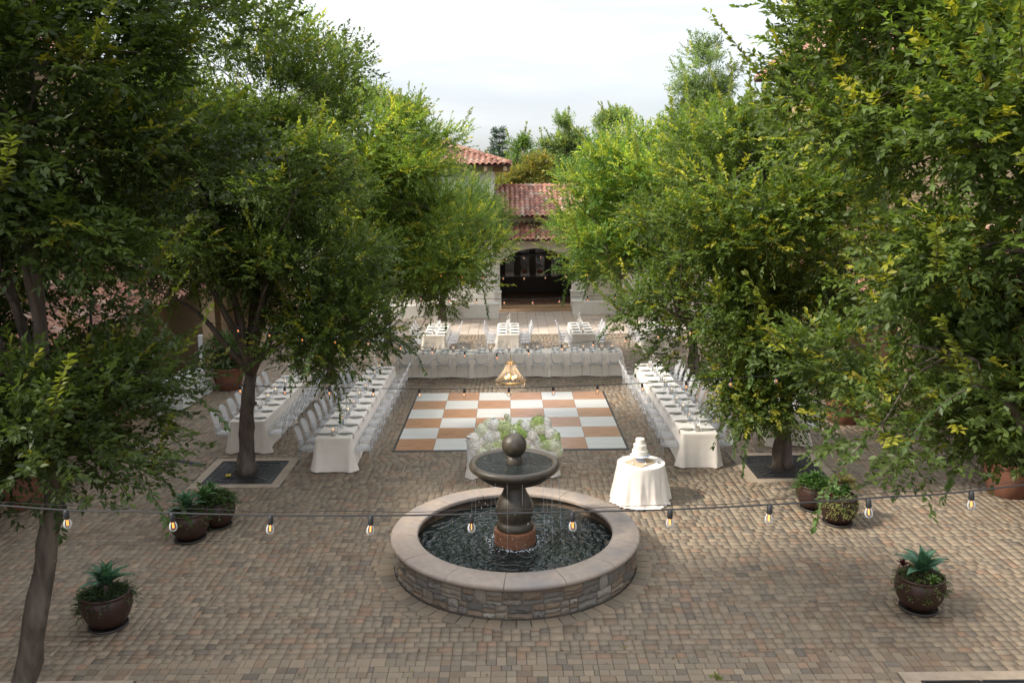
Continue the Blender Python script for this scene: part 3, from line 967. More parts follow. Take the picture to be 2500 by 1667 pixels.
hall(-27, -15.2, 28.8, 35.4, 9.7, 11.75, 'tall hall with clay tile roof behind the left-hand trees', 240)
# left wing added, mostly out of view, to shade the left of the courtyard
lw = thing('hall_building', 'added two-storey beige wing with clay tile roof beyond the left edge, for shade', 'building', (0, 0, 0))
MB().box((-17.6, 12.6, 4.8), (9.4, 27.6, 9.6)).obj('wall', m_beige, lw)
roof_slope(lw, [(-12.2, 27.0, 9.6), (-12.2, -1.9, 9.6), (-17.6, -1.9, 12.2), (-17.6, 27.0, 12.2)], .33, .45, 300)
roof_slope(lw, [(-23, -1.9, 9.6), (-23, 27.0, 9.6), (-17.6, 27.0, 12.2), (-17.6, -1.9, 12.2)], .33, .45, 0)

# ------------------------------------------------------------------ trees
def unit(v):
    return v / np.maximum(np.linalg.norm(v, axis=-1, keepdims=True), 1e-9)

def leaf_cloud(P, Dr, K, slen, llen, lw, cols, rs, droop=.03, spread=.95):
    """P sprig bases (n,3), Dr sprig directions (n,3), K leaves each; two triangles a leaf. Returns verts, loops, colours"""
    n = len(P)
    up = np.array([0, 0, 1.0])
    side = unit(np.cross(Dr, up) + rs.normal(0, .25, (n, 3)))
    t = (np.arange(K) + .5) / K
    sg = np.where(np.arange(K) % 2 == 0, 1.0, -1.0)
    L = slen * rs.uniform(.6, 1.35, (n, 1, 1))
    pos = P[:, None] + Dr[:, None] * (t[None, :, None] * L)
    pos[..., 2] -= droop * (t ** 2)[None] * L[:, :, 0]
    d2 = Dr[:, None] * (.45 + .5 * t)[None, :, None] + side[:, None] * (sg * spread)[None, :, None] * (1 - .5 * t)[None, :, None] + rs.normal(0, .28, (n, K, 3))
    d2[..., 2] -= droop * .6
    d2 = unit(d2)
    nrm = unit(np.cross(d2, np.cross(up, d2)) + rs.normal(0, .45, (n, K, 3)))
    w = unit(np.cross(d2, nrm))
    ll = llen * rs.uniform(.7, 1.25, (n, K, 1)); ww = lw * rs.uniform(.75, 1.2, (n, K, 1))
    nrm = np.cross(w, d2)
    V = np.empty((n, K, 4, 3), np.float32)
    V[:, :, 0] = pos
    V[:, :, 1] = pos + d2 * ll * .45 + w * ww * .5 + nrm * ww * .16
    V[:, :, 2] = pos + d2 * ll - nrm * ll * .08
    V[:, :, 3] = pos + d2 * ll * .45 - w * ww * .5 + nrm * ww * .16
    m = n * K
    base = (np.arange(m) * 4)[:, None]
    loops = (base + np.array([[0, 1, 2, 0, 2, 3]])).ravel()
    cl = cols[:, None, :] * rs.uniform(.78, 1.22, (n, K, 1))
    cl = np.repeat(cl.reshape(m, 3), 4, 0)
    return V.reshape(-1, 3), loops, cl

def join_clouds(parts):
    off = 0; Vs = []; Ls = []; Cs = []
    for V, L, C in parts:
        Vs.append(V); Ls.append(L + off); Cs.append(C); off += len(V)
    return np.concatenate(Vs), np.concatenate(Ls), np.concatenate(Cs)

DARKG = np.array((.040, .066, .024)); MIDG = np.array((.076, .124, .030)); LIME = np.array((.18, .215, .034)); YEL = np.array((.34, .28, .045))

def make_tree(name, label, base, path, fork, lobes, nsp, leaf=(.078, .026), K=13, slen=.42, seed=1, r0=.17, tone=1.0, yellow=.10,
              shoots=22, hang=40, r_clump=(.5, .95), per=100, group='trees along the courtyard', holes=(), cat='tree', mid=.35, tint=(1, 1, 1)):
    rs = np.random.default_rng(seed); r = random.Random(seed)
    t = thing(name, label, cat, (base[0], base[1], 0), 0, group)
    B = np.array([base[0], base[1], 0.0])
    # clump centres, mostly towards the outside of each lobe
    cl = []; ol = []
    ncl = max(8, nsp // per)
    wts = np.array([l[6] for l in lobes], float); wts /= wts.sum()
    while len(cl) < ncl:
        l = lobes[rs.choice(len(lobes), p=wts)]
        u = unit(rs.normal(0, 1, 3)); q = rs.random() ** .42
        if rs.random() < .1: q *= 1.12
        p = np.array(l[:3]) + u * q * np.array(l[3:6])
        if any(np.linalg.norm((p - np.array(h[:3])) / np.array(h[3:6])) < 1 for h in holes): continue
        cl.append(p); ol.append(u * np.array(l[3:6]))
    cl = np.array(cl); ol = unit(np.array(ol))
    # ---- wood
    b = MB()
    tp = [Vector(p) for p in path]
    rad = [r0 * (1.25 if i == 0 else 1 - .35 * i / (len(tp) - 1)) for i in range(len(tp))]
    fine = []; fr = []
    for i in range(len(tp) - 1):
        for k in range(5):
            q = k / 5
            fine.append(tp[i].lerp(tp[i + 1], q) + Vector((r.uniform(-.015, .015), r.uniform(-.015, .015), 0)))
            fr.append((rad[i] * (1 - q) + rad[i + 1] * q) * r.uniform(.94, 1.06))
    fine.append(tp[-1]); fr.append(rad[-1])
    b.tube([p - Vector((base[0], base[1], 0)) for p in fine], fr, 12)
    for q in range(len(b.v)):                                     # uneven bark surface
        x, y, z = b.v[q]; i = q // 12; ang = (q % 12) * PI / 6
        k = .07 * math.sin(3 * ang + z * 2.1 + seed) + .05 * math.sin(5 * ang - z * 3.7) + .03 * math.sin(2 * ang + z * 9)
        cx = fine[min(i, len(fine) - 1)]
        b.v[q] = (cx.x - base[0] + (x - cx.x + base[0]) * (1 + k), cx.y - base[1] + (y - cx.y + base[1]) * (1 + k), z)
    for k in range(5):                                            # knots
        i = r.randrange(2, len(fine) - 2); a = r.uniform(0, 2 * PI)
        p = fine[i] - Vector((base[0], base[1], 0)) + Vector((math.cos(a), math.sin(a), 0)) * fr[i] * .9
        b.ball(p, fr[i] * r.uniform(.25, .4), 7, 5)
    F = np.array(tp[-1]); limbs = []
    nl = max(5, len(lobes) * 3)
    order = rs.permutation(len(cl))
    heads = []
    for idx in order:
        if len(heads) >= nl: break
        if all(np.linalg.norm(cl[idx] - cl[h]) > 1.5 for h in heads): heads.append(idx)
    for h in heads:
        e = F + (cl[h] - F) * .8
        c1 = F + (e - F) * .35 + np.array([0, 0, .35 * np.linalg.norm(e - F) * .6])
        pts = []
        for k in range(9):
            s = k / 8
            p = F * (1 - s) ** 2 + c1 * 2 * s * (1 - s) + e * s * s
            pts.append(p + rs.normal(0, .03, 3) * (s > 0))
        limbs.append(np.array(pts))
        b.tube([Vector(p - B) for p in pts], [max(.018, r0 * .52 * (1 - .82 * k / 8)) for k in range(9)], 8)
    allp = np.concatenate([l[2:] for l in limbs])
    for i, c in enumerate(cl):
        d = np.linalg.norm(allp - c, axis=1); j = d.argmin()
        if d[j] > 3.0 and len(limbs) > 3: pass
        a = allp[j]; mid_ = (a + c) / 2 + np.array([0, 0, .12 * d[j]]) + rs.normal(0, .05, 3)
        b.tube([Vector(a - B), Vector(mid_ - B), Vector(c + ol[i] * .2 - B)], [.022, .014, .006], 5, False)
    tr = b.obj('trunk', m_bark, t, True)
    # ---- leaves
    parts = []
    k_each = rs.poisson(per, len(cl))
    idx = np.repeat(np.arange(len(cl)), k_each)
    n = len(idx)
    rc = rs.uniform(*r_clump, len(cl))
    squash = np.stack([np.ones(len(cl)), np.ones(len(cl)), rs.uniform(.5, .8, len(cl))], 1)
    off = unit(rs.normal(0, 1, (n, 3))) * (rs.random((n, 1)) ** .5)
    P = cl[idx] + off * rc[idx][:, None] * squash[idx]
    Dr = unit(off * .8 + ol[idx] * .6 + rs.normal(0, .4, (n, 3)) + np.array([0, 0, .38]))
    ctone = rs.normal(0, .16, len(cl)) + 1
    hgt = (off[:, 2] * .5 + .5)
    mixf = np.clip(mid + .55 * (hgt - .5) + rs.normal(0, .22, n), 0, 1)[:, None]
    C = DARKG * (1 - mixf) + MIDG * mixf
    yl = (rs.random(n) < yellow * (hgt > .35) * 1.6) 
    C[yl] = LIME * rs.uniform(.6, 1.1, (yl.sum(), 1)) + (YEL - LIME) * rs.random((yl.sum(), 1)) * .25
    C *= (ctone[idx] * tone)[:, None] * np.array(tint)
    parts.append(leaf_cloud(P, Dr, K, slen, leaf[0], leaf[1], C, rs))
    # upright new shoots on the outside, lime to yellow
    def strand(starts, dirs, length, droop, colr, steps=7):
        for s0, d0 in zip(starts, dirs):
            p = s0.copy(); d = d0.copy(); pp = []; dd = []
            for k in range(steps):
                pp.append(p.copy()); dd.append(d.copy())
                p = p + d * length / steps
                d = unit(d + np.array([0, 0, -droop / steps]) + rs.normal(0, .06, 3))
            pp = np.array(pp); dd = np.array(dd)
            cc = colr * rs.uniform(.7, 1.15) * np.ones((len(pp), 3))
            parts.append(leaf_cloud(pp, dd, 7, length / steps * 1.15, leaf[0] * .95, leaf[1] * 1.1, cc, rs, .12, 1.0))
            b2.tube([Vector(q - B) for q in pp], [.008 * (1 - .8 * k / len(pp)) for k in range(len(pp))], 4, False)
    b2 = MB()
    tops = order[:shoots]
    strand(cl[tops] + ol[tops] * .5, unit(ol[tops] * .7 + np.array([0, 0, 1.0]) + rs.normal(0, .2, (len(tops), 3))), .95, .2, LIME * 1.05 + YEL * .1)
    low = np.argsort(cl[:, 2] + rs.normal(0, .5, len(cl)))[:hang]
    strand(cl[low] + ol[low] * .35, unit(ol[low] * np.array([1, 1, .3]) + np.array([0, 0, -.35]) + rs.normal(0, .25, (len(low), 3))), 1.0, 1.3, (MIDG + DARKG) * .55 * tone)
    V, Lp, C = join_clouds(parts)
    V = V - B.astype(np.float32)
    link('crown', np_mesh('crown', V, Lp, 3, m_leaf, np.clip(C, 0, 1)), t)
    if b2.v: tag(b2.obj('twigs', m_bark, t), kind='stuff')
    return t

make_tree('courtyard_tree', 'nearest dark green tree at the left edge, leaning trunk down to the bottom', (-5.87, 9.1),
          [(-5.9, 9.1, -.05), (-5.72, 9.1, .6), (-5.35, 9.12, 1.9), (-5.12, 9.1, 2.9)], None,
          [(-5.6, 9.2, 7.6, 2.7, 2.4, 2.7, 5), (-5.5, 9.0, 3.95, 1.85, 1.8, .8, .9), (-6.6, 10.3, 5.2, 2.0, 1.8, 1.8, 1.2)], 13600, (.094, .048), 12, .33, 21, .155,
          1.05, .03, 54, 14, holes=[(-4.75, 8.6, 5.0, 1.5, 1.8, .62)], mid=.40, tint=(1.14, 1.0, .88))
make_tree('courtyard_tree', 'dark green tree growing from the left iron grate beside the long tables', (-5.87, 18.05),
          [(-5.9, 18.05, -.05), (-5.85, 18.05, .5), (-5.75, 18.05, 1.4), (-5.62, 18.05, 2.2)], None,
          [(-5.5, 18.0, 6.9, 2.6, 3.2, 2.8, 5), (-4.6, 17.9, 4.5, 1.8, 1.9, 1.1, 1.6), (-6.9, 17.9, 5.4, 1.9, 1.9, 1.6, 1.3), (-3.7, 17.8, 3.4, 1.3, 1.2, 1.2, 1.3)], 13000, (.096, .050), 12, .34, 22, .19,
          1.35, .05, 46, 20, mid=.48, tint=(1.14, 1.0, .88))
make_tree('courtyard_tree', 'bright green tree third along the left side of the courtyard', (-5.87, 27.0),
          [(-5.9, 27, -.05), (-5.85, 27, .8), (-5.7, 27.05, 2.3)], None,
          [(-4.6, 26.6, 7.1, 2.7, 3.3, 3.1, 5), (-2.7, 26.8, 4.5, 2.3, 2.0, 1.8, 3), (-4.7, 26.8, 3.7, 2.0, 1.8, 1.2, 1.4), (-3.2, 26.6, 6.9, 1.3, 1.5, 1.2, 1.3)], 13500, (.104, .054), 11, .38, 23, .18,
          1.9, .12, 34, 14, mid=.75, tint=(1.14, 1.0, .88))  # leaf tone raised to carry the sunlight on this crown
make_tree('courtyard_tree', 'green tree before the white tower, overlapping the left of the arch', (-3.1, 38.3),
          [(-3.1, 38.3, -.05), (-3.1, 38.3, .8), (-3.0, 38.25, 1.9)], None,
          [(-2.65, 38.0, 4.3, 2.7, 2.2, 2.2, 5), (-3.6, 37.6, 3.0, 2.2, 1.8, 1.1, 2)], 8000, (.115, .042), 10, .52, 24, .17,
          1.6, .14, 14, 16, mid=.7)
make_tree('courtyard_tree', 'nearest leafy tree at the right edge with yellow-green shoots', (5.9, 9.1),
          [(6.22, 9.1, -.05), (6.3, 9.1, .9), (6.3, 9.1, 2.4)], None,
          [(6.0, 9.4, 7.2, 2.65, 2.6, 2.9, 5), (5.7, 9.2, 4.2, 2.2, 1.9, 1.1, 1.6), (4.4, 9.6, 7.8, 1.2, 1.4, 1.1, .8)], 13500, (.094, .050), 12, .33, 31, .19,
          1.5, .09, 70, 22, mid=.5, tint=(1.14, 1.0, .88))
make_tree('courtyard_tree', 'green tree growing from the right iron grate, boughs hanging low over it', (5.95, 18.05),
          [(5.95, 18.05, -.05), (5.95, 18.05, .8), (5.9, 18.0, 2.0)], None,
          [(5.6, 18.0, 5.5, 2.9, 2.7, 2.5, 5), (4.9, 17.7, 3.5, 2.1, 1.8, 1.3, 2.0), (5.3, 17.4, 2.0, 1.3, 1.0, 1.0, .8)], 13200, (.096, .051), 12, .34, 32, .19,
          1.6, .11, 60, 34, mid=.55, tint=(1.14, 1.0, .88))
make_tree('courtyard_tree', 'sunlit yellow-green tree third along the right side of the courtyard', (5.9, 27.0),
          [(5.9, 27, -.05), (5.85, 27, .8), (5.6, 27.0, 2.1)], None,
          [(4.8, 27.0, 5.6, 2.9, 2.6, 2.7, 5), (3.6, 26.9, 4.2, 1.9, 1.9, 1.3, 1.6)], 10500, (.104, .054), 11, .38, 33, .18,
          2.0, .28, 34, 14, mid=.95)  # high tone puts sunlight into the leaf colour
make_tree('courtyard_tree', 'green tree before the arcade, overlapping the right of the arch', (4.9, 38.0),
          [(4.9, 38, -.05), (4.9, 38, .8), (4.8, 37.95, 1.8)], None,
          [(4.9, 38.0, 4.3, 2.6, 2.2, 2.1, 5)], 5200, (.125, .048), 10, .52, 34, .17, 1.8, .2, 12, 14, mid=.8)

# trees beyond the courtyard; pale bluish tints put distance haze into the leaf colour
BG = 'trees beyond the arcade roof'
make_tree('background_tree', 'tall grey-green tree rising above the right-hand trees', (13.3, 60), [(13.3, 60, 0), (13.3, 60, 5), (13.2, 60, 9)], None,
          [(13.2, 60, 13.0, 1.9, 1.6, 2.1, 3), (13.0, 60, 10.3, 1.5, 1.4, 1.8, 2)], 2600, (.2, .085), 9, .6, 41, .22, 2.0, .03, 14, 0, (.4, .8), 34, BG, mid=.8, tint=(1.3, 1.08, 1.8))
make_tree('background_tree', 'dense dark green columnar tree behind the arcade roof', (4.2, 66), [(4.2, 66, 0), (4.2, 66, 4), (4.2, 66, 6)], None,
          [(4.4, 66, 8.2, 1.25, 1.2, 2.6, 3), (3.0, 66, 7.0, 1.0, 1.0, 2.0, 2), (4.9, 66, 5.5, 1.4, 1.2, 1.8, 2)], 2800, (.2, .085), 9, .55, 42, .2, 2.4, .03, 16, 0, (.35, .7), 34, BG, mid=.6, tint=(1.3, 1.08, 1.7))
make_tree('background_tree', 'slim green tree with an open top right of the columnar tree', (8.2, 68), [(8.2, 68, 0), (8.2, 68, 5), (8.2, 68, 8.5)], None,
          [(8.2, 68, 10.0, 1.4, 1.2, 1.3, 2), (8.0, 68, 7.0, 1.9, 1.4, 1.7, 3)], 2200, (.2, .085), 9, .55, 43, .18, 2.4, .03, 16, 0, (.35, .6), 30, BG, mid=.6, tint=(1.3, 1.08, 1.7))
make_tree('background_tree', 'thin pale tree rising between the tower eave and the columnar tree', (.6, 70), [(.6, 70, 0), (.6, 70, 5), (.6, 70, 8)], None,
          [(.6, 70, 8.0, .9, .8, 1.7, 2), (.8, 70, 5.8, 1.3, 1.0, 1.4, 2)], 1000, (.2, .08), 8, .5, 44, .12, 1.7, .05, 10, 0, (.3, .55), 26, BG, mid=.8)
make_tree('background_tree', 'orange-tinged autumn tree behind the arcade roof', (1.4, 62), [(1.4, 62, 0), (1.4, 62, 3), (1.4, 62, 5)], None,
          [(1.7, 62, 6.6, 1.5, 1.2, 1.2, 2), (-.4, 62, 5.9, 1.4, 1.1, 1.2, 2)], 1700, (.19, .085), 9, .5, 45, .14, 1.5, .1, 4, 0, (.35, .65), 30, BG, mid=.9, tint=(1.7, 1.0, 1.1))
# a layered conifer
cf = thing('conifer_tree', 'distant tiered conifer beside the tower roof', 'tree', (-1.1, 95, 0), 0, BG)
b = MB(); b.tube([(0, 0, 0), (0, 0, 11.4)], [.25, .04], 7); b.obj('trunk', m_bark, cf, True)
rs = np.random.default_rng(5); P = []; Dd = []
for lv in range(12):
    zz = 4.5 + lv * .6; rr = 1.9 * (1 - lv / 13.5)
    for k in range(9):
        a = rs.random() * 2 * PI
        for s in np.linspace(.25, 1, 7):
            P.append((rr * s * math.cos(a), rr * s * math.sin(a), zz + .25 * s + rs.normal(0, .05))); Dd.append((math.cos(a), math.sin(a), .15))
P = np.array(P); Dd = unit(np.array(Dd) + rs.normal(0, .5, (len(P), 3)))
V, Lp, C = leaf_cloud(P, Dd, 8, .5, .3, .08, np.tile(np.array((.05, .08, .06)), (len(P), 1)), rs, .0)
link('crown', np_mesh('crown', V, Lp, 3, m_leaf, C), cf)
# wooded rise far behind
hb = MB(); nx = 60; vv = []
for j in range(8):
    for i in range(nx + 1):
        x = -260 + 520 * i / nx; y = 150 + j * 45
        vv.append((x, y, -.2 + (j / 7) ** .8 * (15 + 4 * math.sin(x * .021 + 1) + 2 * math.sin(x * .06))))
hb.add(vv, [(j * (nx + 1) + i, j * (nx + 1) + i + 1, (j + 1) * (nx + 1) + i + 1, (j + 1) * (nx + 1) + i) for j in range(7) for i in range(nx)])
tag(hb.obj('hill', m_earth, None, True), kind='structure')
rs = np.random.default_rng(9); n = 4200
px = rs.uniform(-150, 150, n); j = rs.uniform(-.8, 7, n); py = 150 + j * 45
pz = np.maximum(0, j / 7) ** .8 * (15 + 4 * np.sin(px * .021 + 1) + 2 * np.sin(px * .06)) + rs.uniform(0, 4.5, n) * (.5 + .5 * np.sin(px * .9 + py)) 
P = np.stack([px, py, pz], 1); Dd = unit(rs.normal(0, 1, (n, 3)) + np.array([0, -.3, .7]))
C = (DARKG * 1.2 + MIDG * .4) * rs.uniform(.7, 1.5, (n, 1)); C[rs.random(n) < .15] = (.16, .12, .04)
V, Lp, C = leaf_cloud(P, Dd, 8, 1.8, 1.3, .8, C, rs)
tag(link('far_wood', np_mesh('far_wood', V, Lp, 3, m_leaf, C)), 'distant wooded rise behind the arcade roof', 'woodland', kind='stuff')
# pale house glimpsed over the arcade ridge
ph_ = thing('white_house', 'pale house with light roof glimpsed over the arcade ridge', 'building', (3.1, 84, 0))
MB().box((0, 0, 2.2), (6.0, 5, 4.4)).obj('wall', m_stucco, ph_)
MB().add([(-3.2, -2.8, 4.4), (3.2, -2.8, 4.4), (3.2, 2.8, 4.4), (-3.2, 2.8, 4.4), (-3.2, 0, 5.9), (3.2, 0, 5.9)],
         [(0, 1, 5, 4), (2, 3, 4, 5), (0, 4, 3), (1, 2, 5), (3, 2, 1, 0)]).obj('roof', m_whitep, ph_)
wp = MB().box((1.2, -2.52, 2.6), (1.2, .06, 1.3)).obj('window', m_pane, ph_)

# ------------------------------------------------------------------ tables, chairs and settings
def cloth_mesh(L, W, H, seed, mat, flare=.035, corner=.12, gap=.02):
    """tablecloth for a rectangular table; L along y, W along x, centred, to the floor"""
    r = random.Random(seed)
    hx, hy, rc = W / 2 + .006, L / 2 + .006, .03
    pts = []
    def side(p0, p1, n, nrm):
        for k in range(n):
            t = k / n
            pts.append((p0[0] + (p1[0] - p0[0]) * t, p0[1] + (p1[1] - p0[1]) * t, nrm, min(t, 1 - t) * math.hypot(p1[0] - p0[0], p1[1] - p0[1])))
    def arc(cx, cy, a0):
        for k in range(5):
            a = a0 + PI / 2 * k / 5
            pts.append((cx + rc * math.cos(a), cy + rc * math.sin(a), (math.cos(a), math.sin(a)), 0))
    nl, nw = max(20, int(L / .045)), max(14, int(W / .045))
    side((-hx + rc, -hy), (hx - rc, -hy), nw, (0, -1)); arc(hx - rc, -hy + rc, -PI / 2)
    side((hx, -hy + rc), (hx, hy - rc), nl, (1, 0)); arc(hx - rc, hy - rc, 0)
    side((hx - rc, hy), (-hx + rc, hy), nw, (0, 1)); arc(-hx + rc, hy - rc, PI / 2)
    side((-hx, hy - rc), (-hx, -hy + rc), nl, (-1, 0)); arc(-hx + rc, -hy + rc, PI)
    n = len(pts); rows = [0, .02, .08, .2, .4, .6, .8, .93, 1.0]
    ph = [r.uniform(0, 6.28) for _ in range(6)]
    vv = []
    for t in rows:
        for k, (x, y, nm, dc) in enumerate(pts):
            s = k / n * 2 * (L + W)
            cn = math.exp(-dc / .13)
            wave = math.sin(s * 9 + ph[0]) * .35 + math.sin(s * 17 + ph[1] + math.sin(s * 2.1 + ph[2])) * .4 + math.sin(s * 31 + ph[3]) * .25
            env = .35 + .65 * abs(math.sin(s * 1.1 + ph[4]))
            o = t ** 1.2 * (flare + corner * cn + wave * (.014 * env + .034 * cn))
            zz = H - t * (H - gap) + (t > .9) * .012 * math.sin(s * 6 + ph[5])
            if t == .02: o += .004; zz = H - .006
            vv.append((x + nm[0] * o, y + nm[1] * o, zz))
    ff = [(a * n + k, a * n + (k + 1) % n, (a + 1) * n + (k + 1) % n, (a + 1) * n + k) for a in range(len(rows) - 1) for k in range(n)]
    ff = [f[::-1] for f in ff]
    ff.append(tuple(range(n)))
    b = MB().add(vv, ff)
    me = b.mesh('tablecloth', mat, True)
    try: me.set_sharp_from_angle(angle=math.radians(55))
    except Exception: pass
    return me
clothA = [cloth_mesh(2.40, .76, .765, s, m_linen2) for s in range(3)]
clothB = [cloth_mesh(2.40, .80, .765, s + 5, m_linen) for s in range(3)]
tt_me = MB().bbox((0, 0, .735), (.74, 2.38, .03), .006).mesh('tabletop', m_wood)
leg_me = MB().tube([(0, 0, 0), (0, 0, .72)], .016, 6).mesh('leg', m_steel)

ORD = ['first', 'second', 'third', 'fourth', 'fifth', 'sixth', 'seventh', 'eighth', 'ninth', 'tenth', 'eleventh', 'twelfth']
def table(x, y, rz, cloth, label, group):
    t = thing('banquet_table', label, 'table', (x, y, 0), rz, group)
    link('tablecloth', cloth, t)
    link('tabletop', tt_me, t)
    for sx in (-1, 1):
        for sy in (-1, 1): link('leg', leg_me, t, (sx * .3, sy * 1.05, 0))
    return t

# clear ghost chair, faces +y; parts are shared meshes
def bez(p, n=9):
    p = [Vector(q) for q in p]; out = []
    for k in range(n):
        t = k / (n - 1); q = p
        while len(q) > 1: q = [q[i].lerp(q[i + 1], t) for i in range(len(q) - 1)]
        out.append(q[0])
    return out
def seat_m():
    b = MB(); n = 24; top = []; rows = []
    for z, k in ((.425, .96), (.435, 1.0), (.455, 1.0), (.465, .97)):
        ring = []
        for i in range(n):
            a = 2 * PI * i / n
            ca, sa = math.cos(a), math.sin(a)
            e = .55
            x = .235 * math.copysign(abs(ca) ** e, ca) * (1.0 + .06 * sa); y = .225 * math.copysign(abs(sa) ** e, sa)
            ring.append((x * k, y * k, z))
        rows.append(ring)
    b.add([p for r_ in rows for p in r_], [(a * n + i, a * n + (i + 1) % n, (a + 1) * n + (i + 1) % n, (a + 1) * n + i) for a in range(3) for i in range(n)] + [tuple(range(n - 1, -1, -1)), tuple(3 * n + i for i in range(n))])
    return b.mesh('seat', m_acryl, True)
def back_m():
    # oval medallion back, leaning, thin and curved, with a thicker rim
    b = MB(); n = 22; outer = []
    def P(u, w, d):
        return (u * .20 * (1 + .12 * w), -.20 - .065 * (w + 1) + .03 * (u * u) + d, .70 + w * .235)
    ring = [(math.copysign(abs(math.cos(2 * PI * i / n)) ** .75, math.cos(2 * PI * i / n)), math.copysign(abs(math.sin(2 * PI * i / n)) ** .8, math.sin(2 * PI * i / n))) for i in range(n)]
    vv = []
    for k, d in ((1, .006), (.6, .006), (.2, .006), (.2, -.006), (.6, -.006), (1, -.006)):
        vv += [P(u * k, w * k, d) for u, w in ring]
    ff = [(a * n + i, a * n + (i + 1) % n, ((a + 1) % 6) * n + (i + 1) % n, ((a + 1) % 6) * n + i) for a in range(6) if a != 2 for i in range(n)]
    ff += [tuple(2 * n + i for i in range(n)), tuple(3 * n + i for i in range(n - 1, -1, -1))]
    b.add(vv, ff)
    b.tube([P(u, w, 0) for u, w in ring + ring[:1]], .013, 6, False)
    for s in (-1, 1):
        b.tube([(s * .17, -.19, .44), (s * .185, -.2, .50), (s * .17, -.21, .56)], .016, 6)
    return b.mesh('backrest', m_acryl, True)
ch_seat, ch_back = seat_m(), back_m()
ch_fl = MB().tube([(0, 0, 0), (0, 0, .2), (0, 0, .43)], [.011, .016, .022], 7).mesh('leg', m_acryl, True)
ch_rl = MB().tube([(0, -.05, 0), (0, -.02, .2), (0, 0, .43)], [.011, .016, .022], 7).mesh('leg', m_acryl, True)
ch_arm = [MB().tube(bez([(s * .19, -.235, .66), (s * .30, -.16, .70), (s * .29, .06, .69), (s * .255, .12, .60), (s * .235, .13, .44)], 9), .014, 6).mesh('armrest', m_acryl, True) for s in (-1, 1)]
def chair(x, y, rz, label, group):
    t = thing('ghost_chair', label, 'chair', (x, y, 0), rz + rnd.uniform(-.07, .07), group)
    link('seat', ch_seat, t); link('backrest', ch_back, t)
    for s in (-1, 1):
        link('leg', ch_fl, t, (s * .2, .18, 0)); link('leg', ch_rl, t, (s * .185, -.19, 0))
        link('armrest', ch_arm[0 if s < 0 else 1], t)
    return t

plate_me = MB().lathe([(.07, .0), (.085, .004), (.13, .014), (.137, .018), (.13, .02), (.088, .010), (.001, .009)], 20).mesh('charger', m_rim, True)
plate2_me = MB().lathe([(.06, .0), (.10, .012), (.112, .016), (.104, .018), (.07, .008), (.001, .007)], 20).mesh('plate', m_plate, True)
nap_m = MB()
_n = []
for k in range(12):
    s = k / 11; y = .16 - .40 * s
    zz = .032 if y > -.155 else max(.032 - (-.155 - y) * 1.7, -.14)
    yy = max(y, -.20 - .015 * math.sin(k))
    w = .045 + .014 * math.sin(k * 1.9) + .02 * s
    _n += [(-w, yy, zz), (-w * .3, yy, zz + .013), (w * .35, yy, zz + .006), (w, yy, zz + .001)]
nap_m.add(_n, [(k * 4 + j, k * 4 + j + 1, (k + 1) * 4 + j + 1, (k + 1) * 4 + j) for k in range(11) for j in range(3)])
nap_me = nap_m.mesh('napkin', m_napkin, True)
wine_me = MB().lathe([(.034, 0), (.033, .003), (.006, .008), (.005, .08), (.02, .10), (.036, .135), (.037, .165), (.031, .205)], 14, cap=False).mesh('wine_glass', m_glass, True)
tumb_me = MB().lathe([(.001, .004), (.03, .004), (.036, .12)], 14, cap=False).mesh('water_glass', m_glass, True)
can_out = MB().lathe([(.001, .003), (.048, .003), (.05, .20)], 18, cap=False).mesh('glass_sleeve', m_glass, True)
can_in = MB().lathe([(.001, .006), (.038, .006), (.038, .125), (.034, .13), (.001, .128)], 16).mesh('wax_pillar', m_wax, True)
flame_me = MB().ball((0, 0, .148), .006, 6, 5, 2.2).mesh('flame', m_bulbwarm, True)
vase_me = MB().lathe([(.001, 0), (.03, .0), (.034, .05), (.02, .1), (.014, .13), (.018, .15)], 12).mesh('bud_vase', m_glass, True)
stem_me = MB().tube([(0, 0, .02), (.01, 0, .25), (.03, .01, .5)], .0035, 4).tube([(0, 0, .02), (-.02, .01, .3), (-.05, .0, .44)], .003, 4).mesh('stem', m_rim)
blos_m = MB()
for a, b_, c_ in ((.03, .01, .5), (-.05, 0, .44), (.0, .02, .38), (.025, -.02, .3)): blos_m.ball((a, b_, c_), .02, 7, 5)
blos_me = blos_m.mesh('blossom', m_napkin, True)
Z = .767
def setting(cx, cy, rz, who, grp, full=True):
    """one place: charger and plate, napkin, glass; rz turns the diner's side (-y) outwards"""
    c, s = math.cos(rz), math.sin(rz)
    def w(px, py): return (cx + px * c - py * s, cy + px * s + py * c, Z)
    p = thing('place_setting_plate', 'green-rimmed dinner plate, ' + who, 'plate', w(0, 0), rz, 'dinner plates, ' + grp)
    link('charger', plate_me, p); link('plate', plate2_me, p, (0, 0, .019))
    nk = link('napkin', nap_me, None, w(rnd.uniform(-.02, .02), 0)[:2] + (Z + .012,), (0, 0, rz + rnd.uniform(-.15, .15)))
    tag(nk, 'cream napkin hanging off plate, ' + who, 'napkin', 'napkins, ' + grp)
    g_ = link('wine_glass', wine_me, None, w(.13 + rnd.uniform(-.02, .02), .17 + rnd.uniform(-.02, .02)))
    tag(g_, 'clear wine glass, ' + who, 'glass', 'wine glasses, ' + grp)
    if full:
        g_ = link('water_glass', tumb_me, None, w(.04, .2 + rnd.uniform(-.02, .02)))
        tag(g_, 'clear water tumbler, ' + who, 'glass', 'tumblers, ' + grp)
def candle(x, y, label, grp):
    t = thing('pillar_candle', label, 'candle', (x, y, Z), 0, grp)
    link('glass_sleeve', can_out, t); link('wax_pillar', can_in, t); link('flame', flame_me, t)
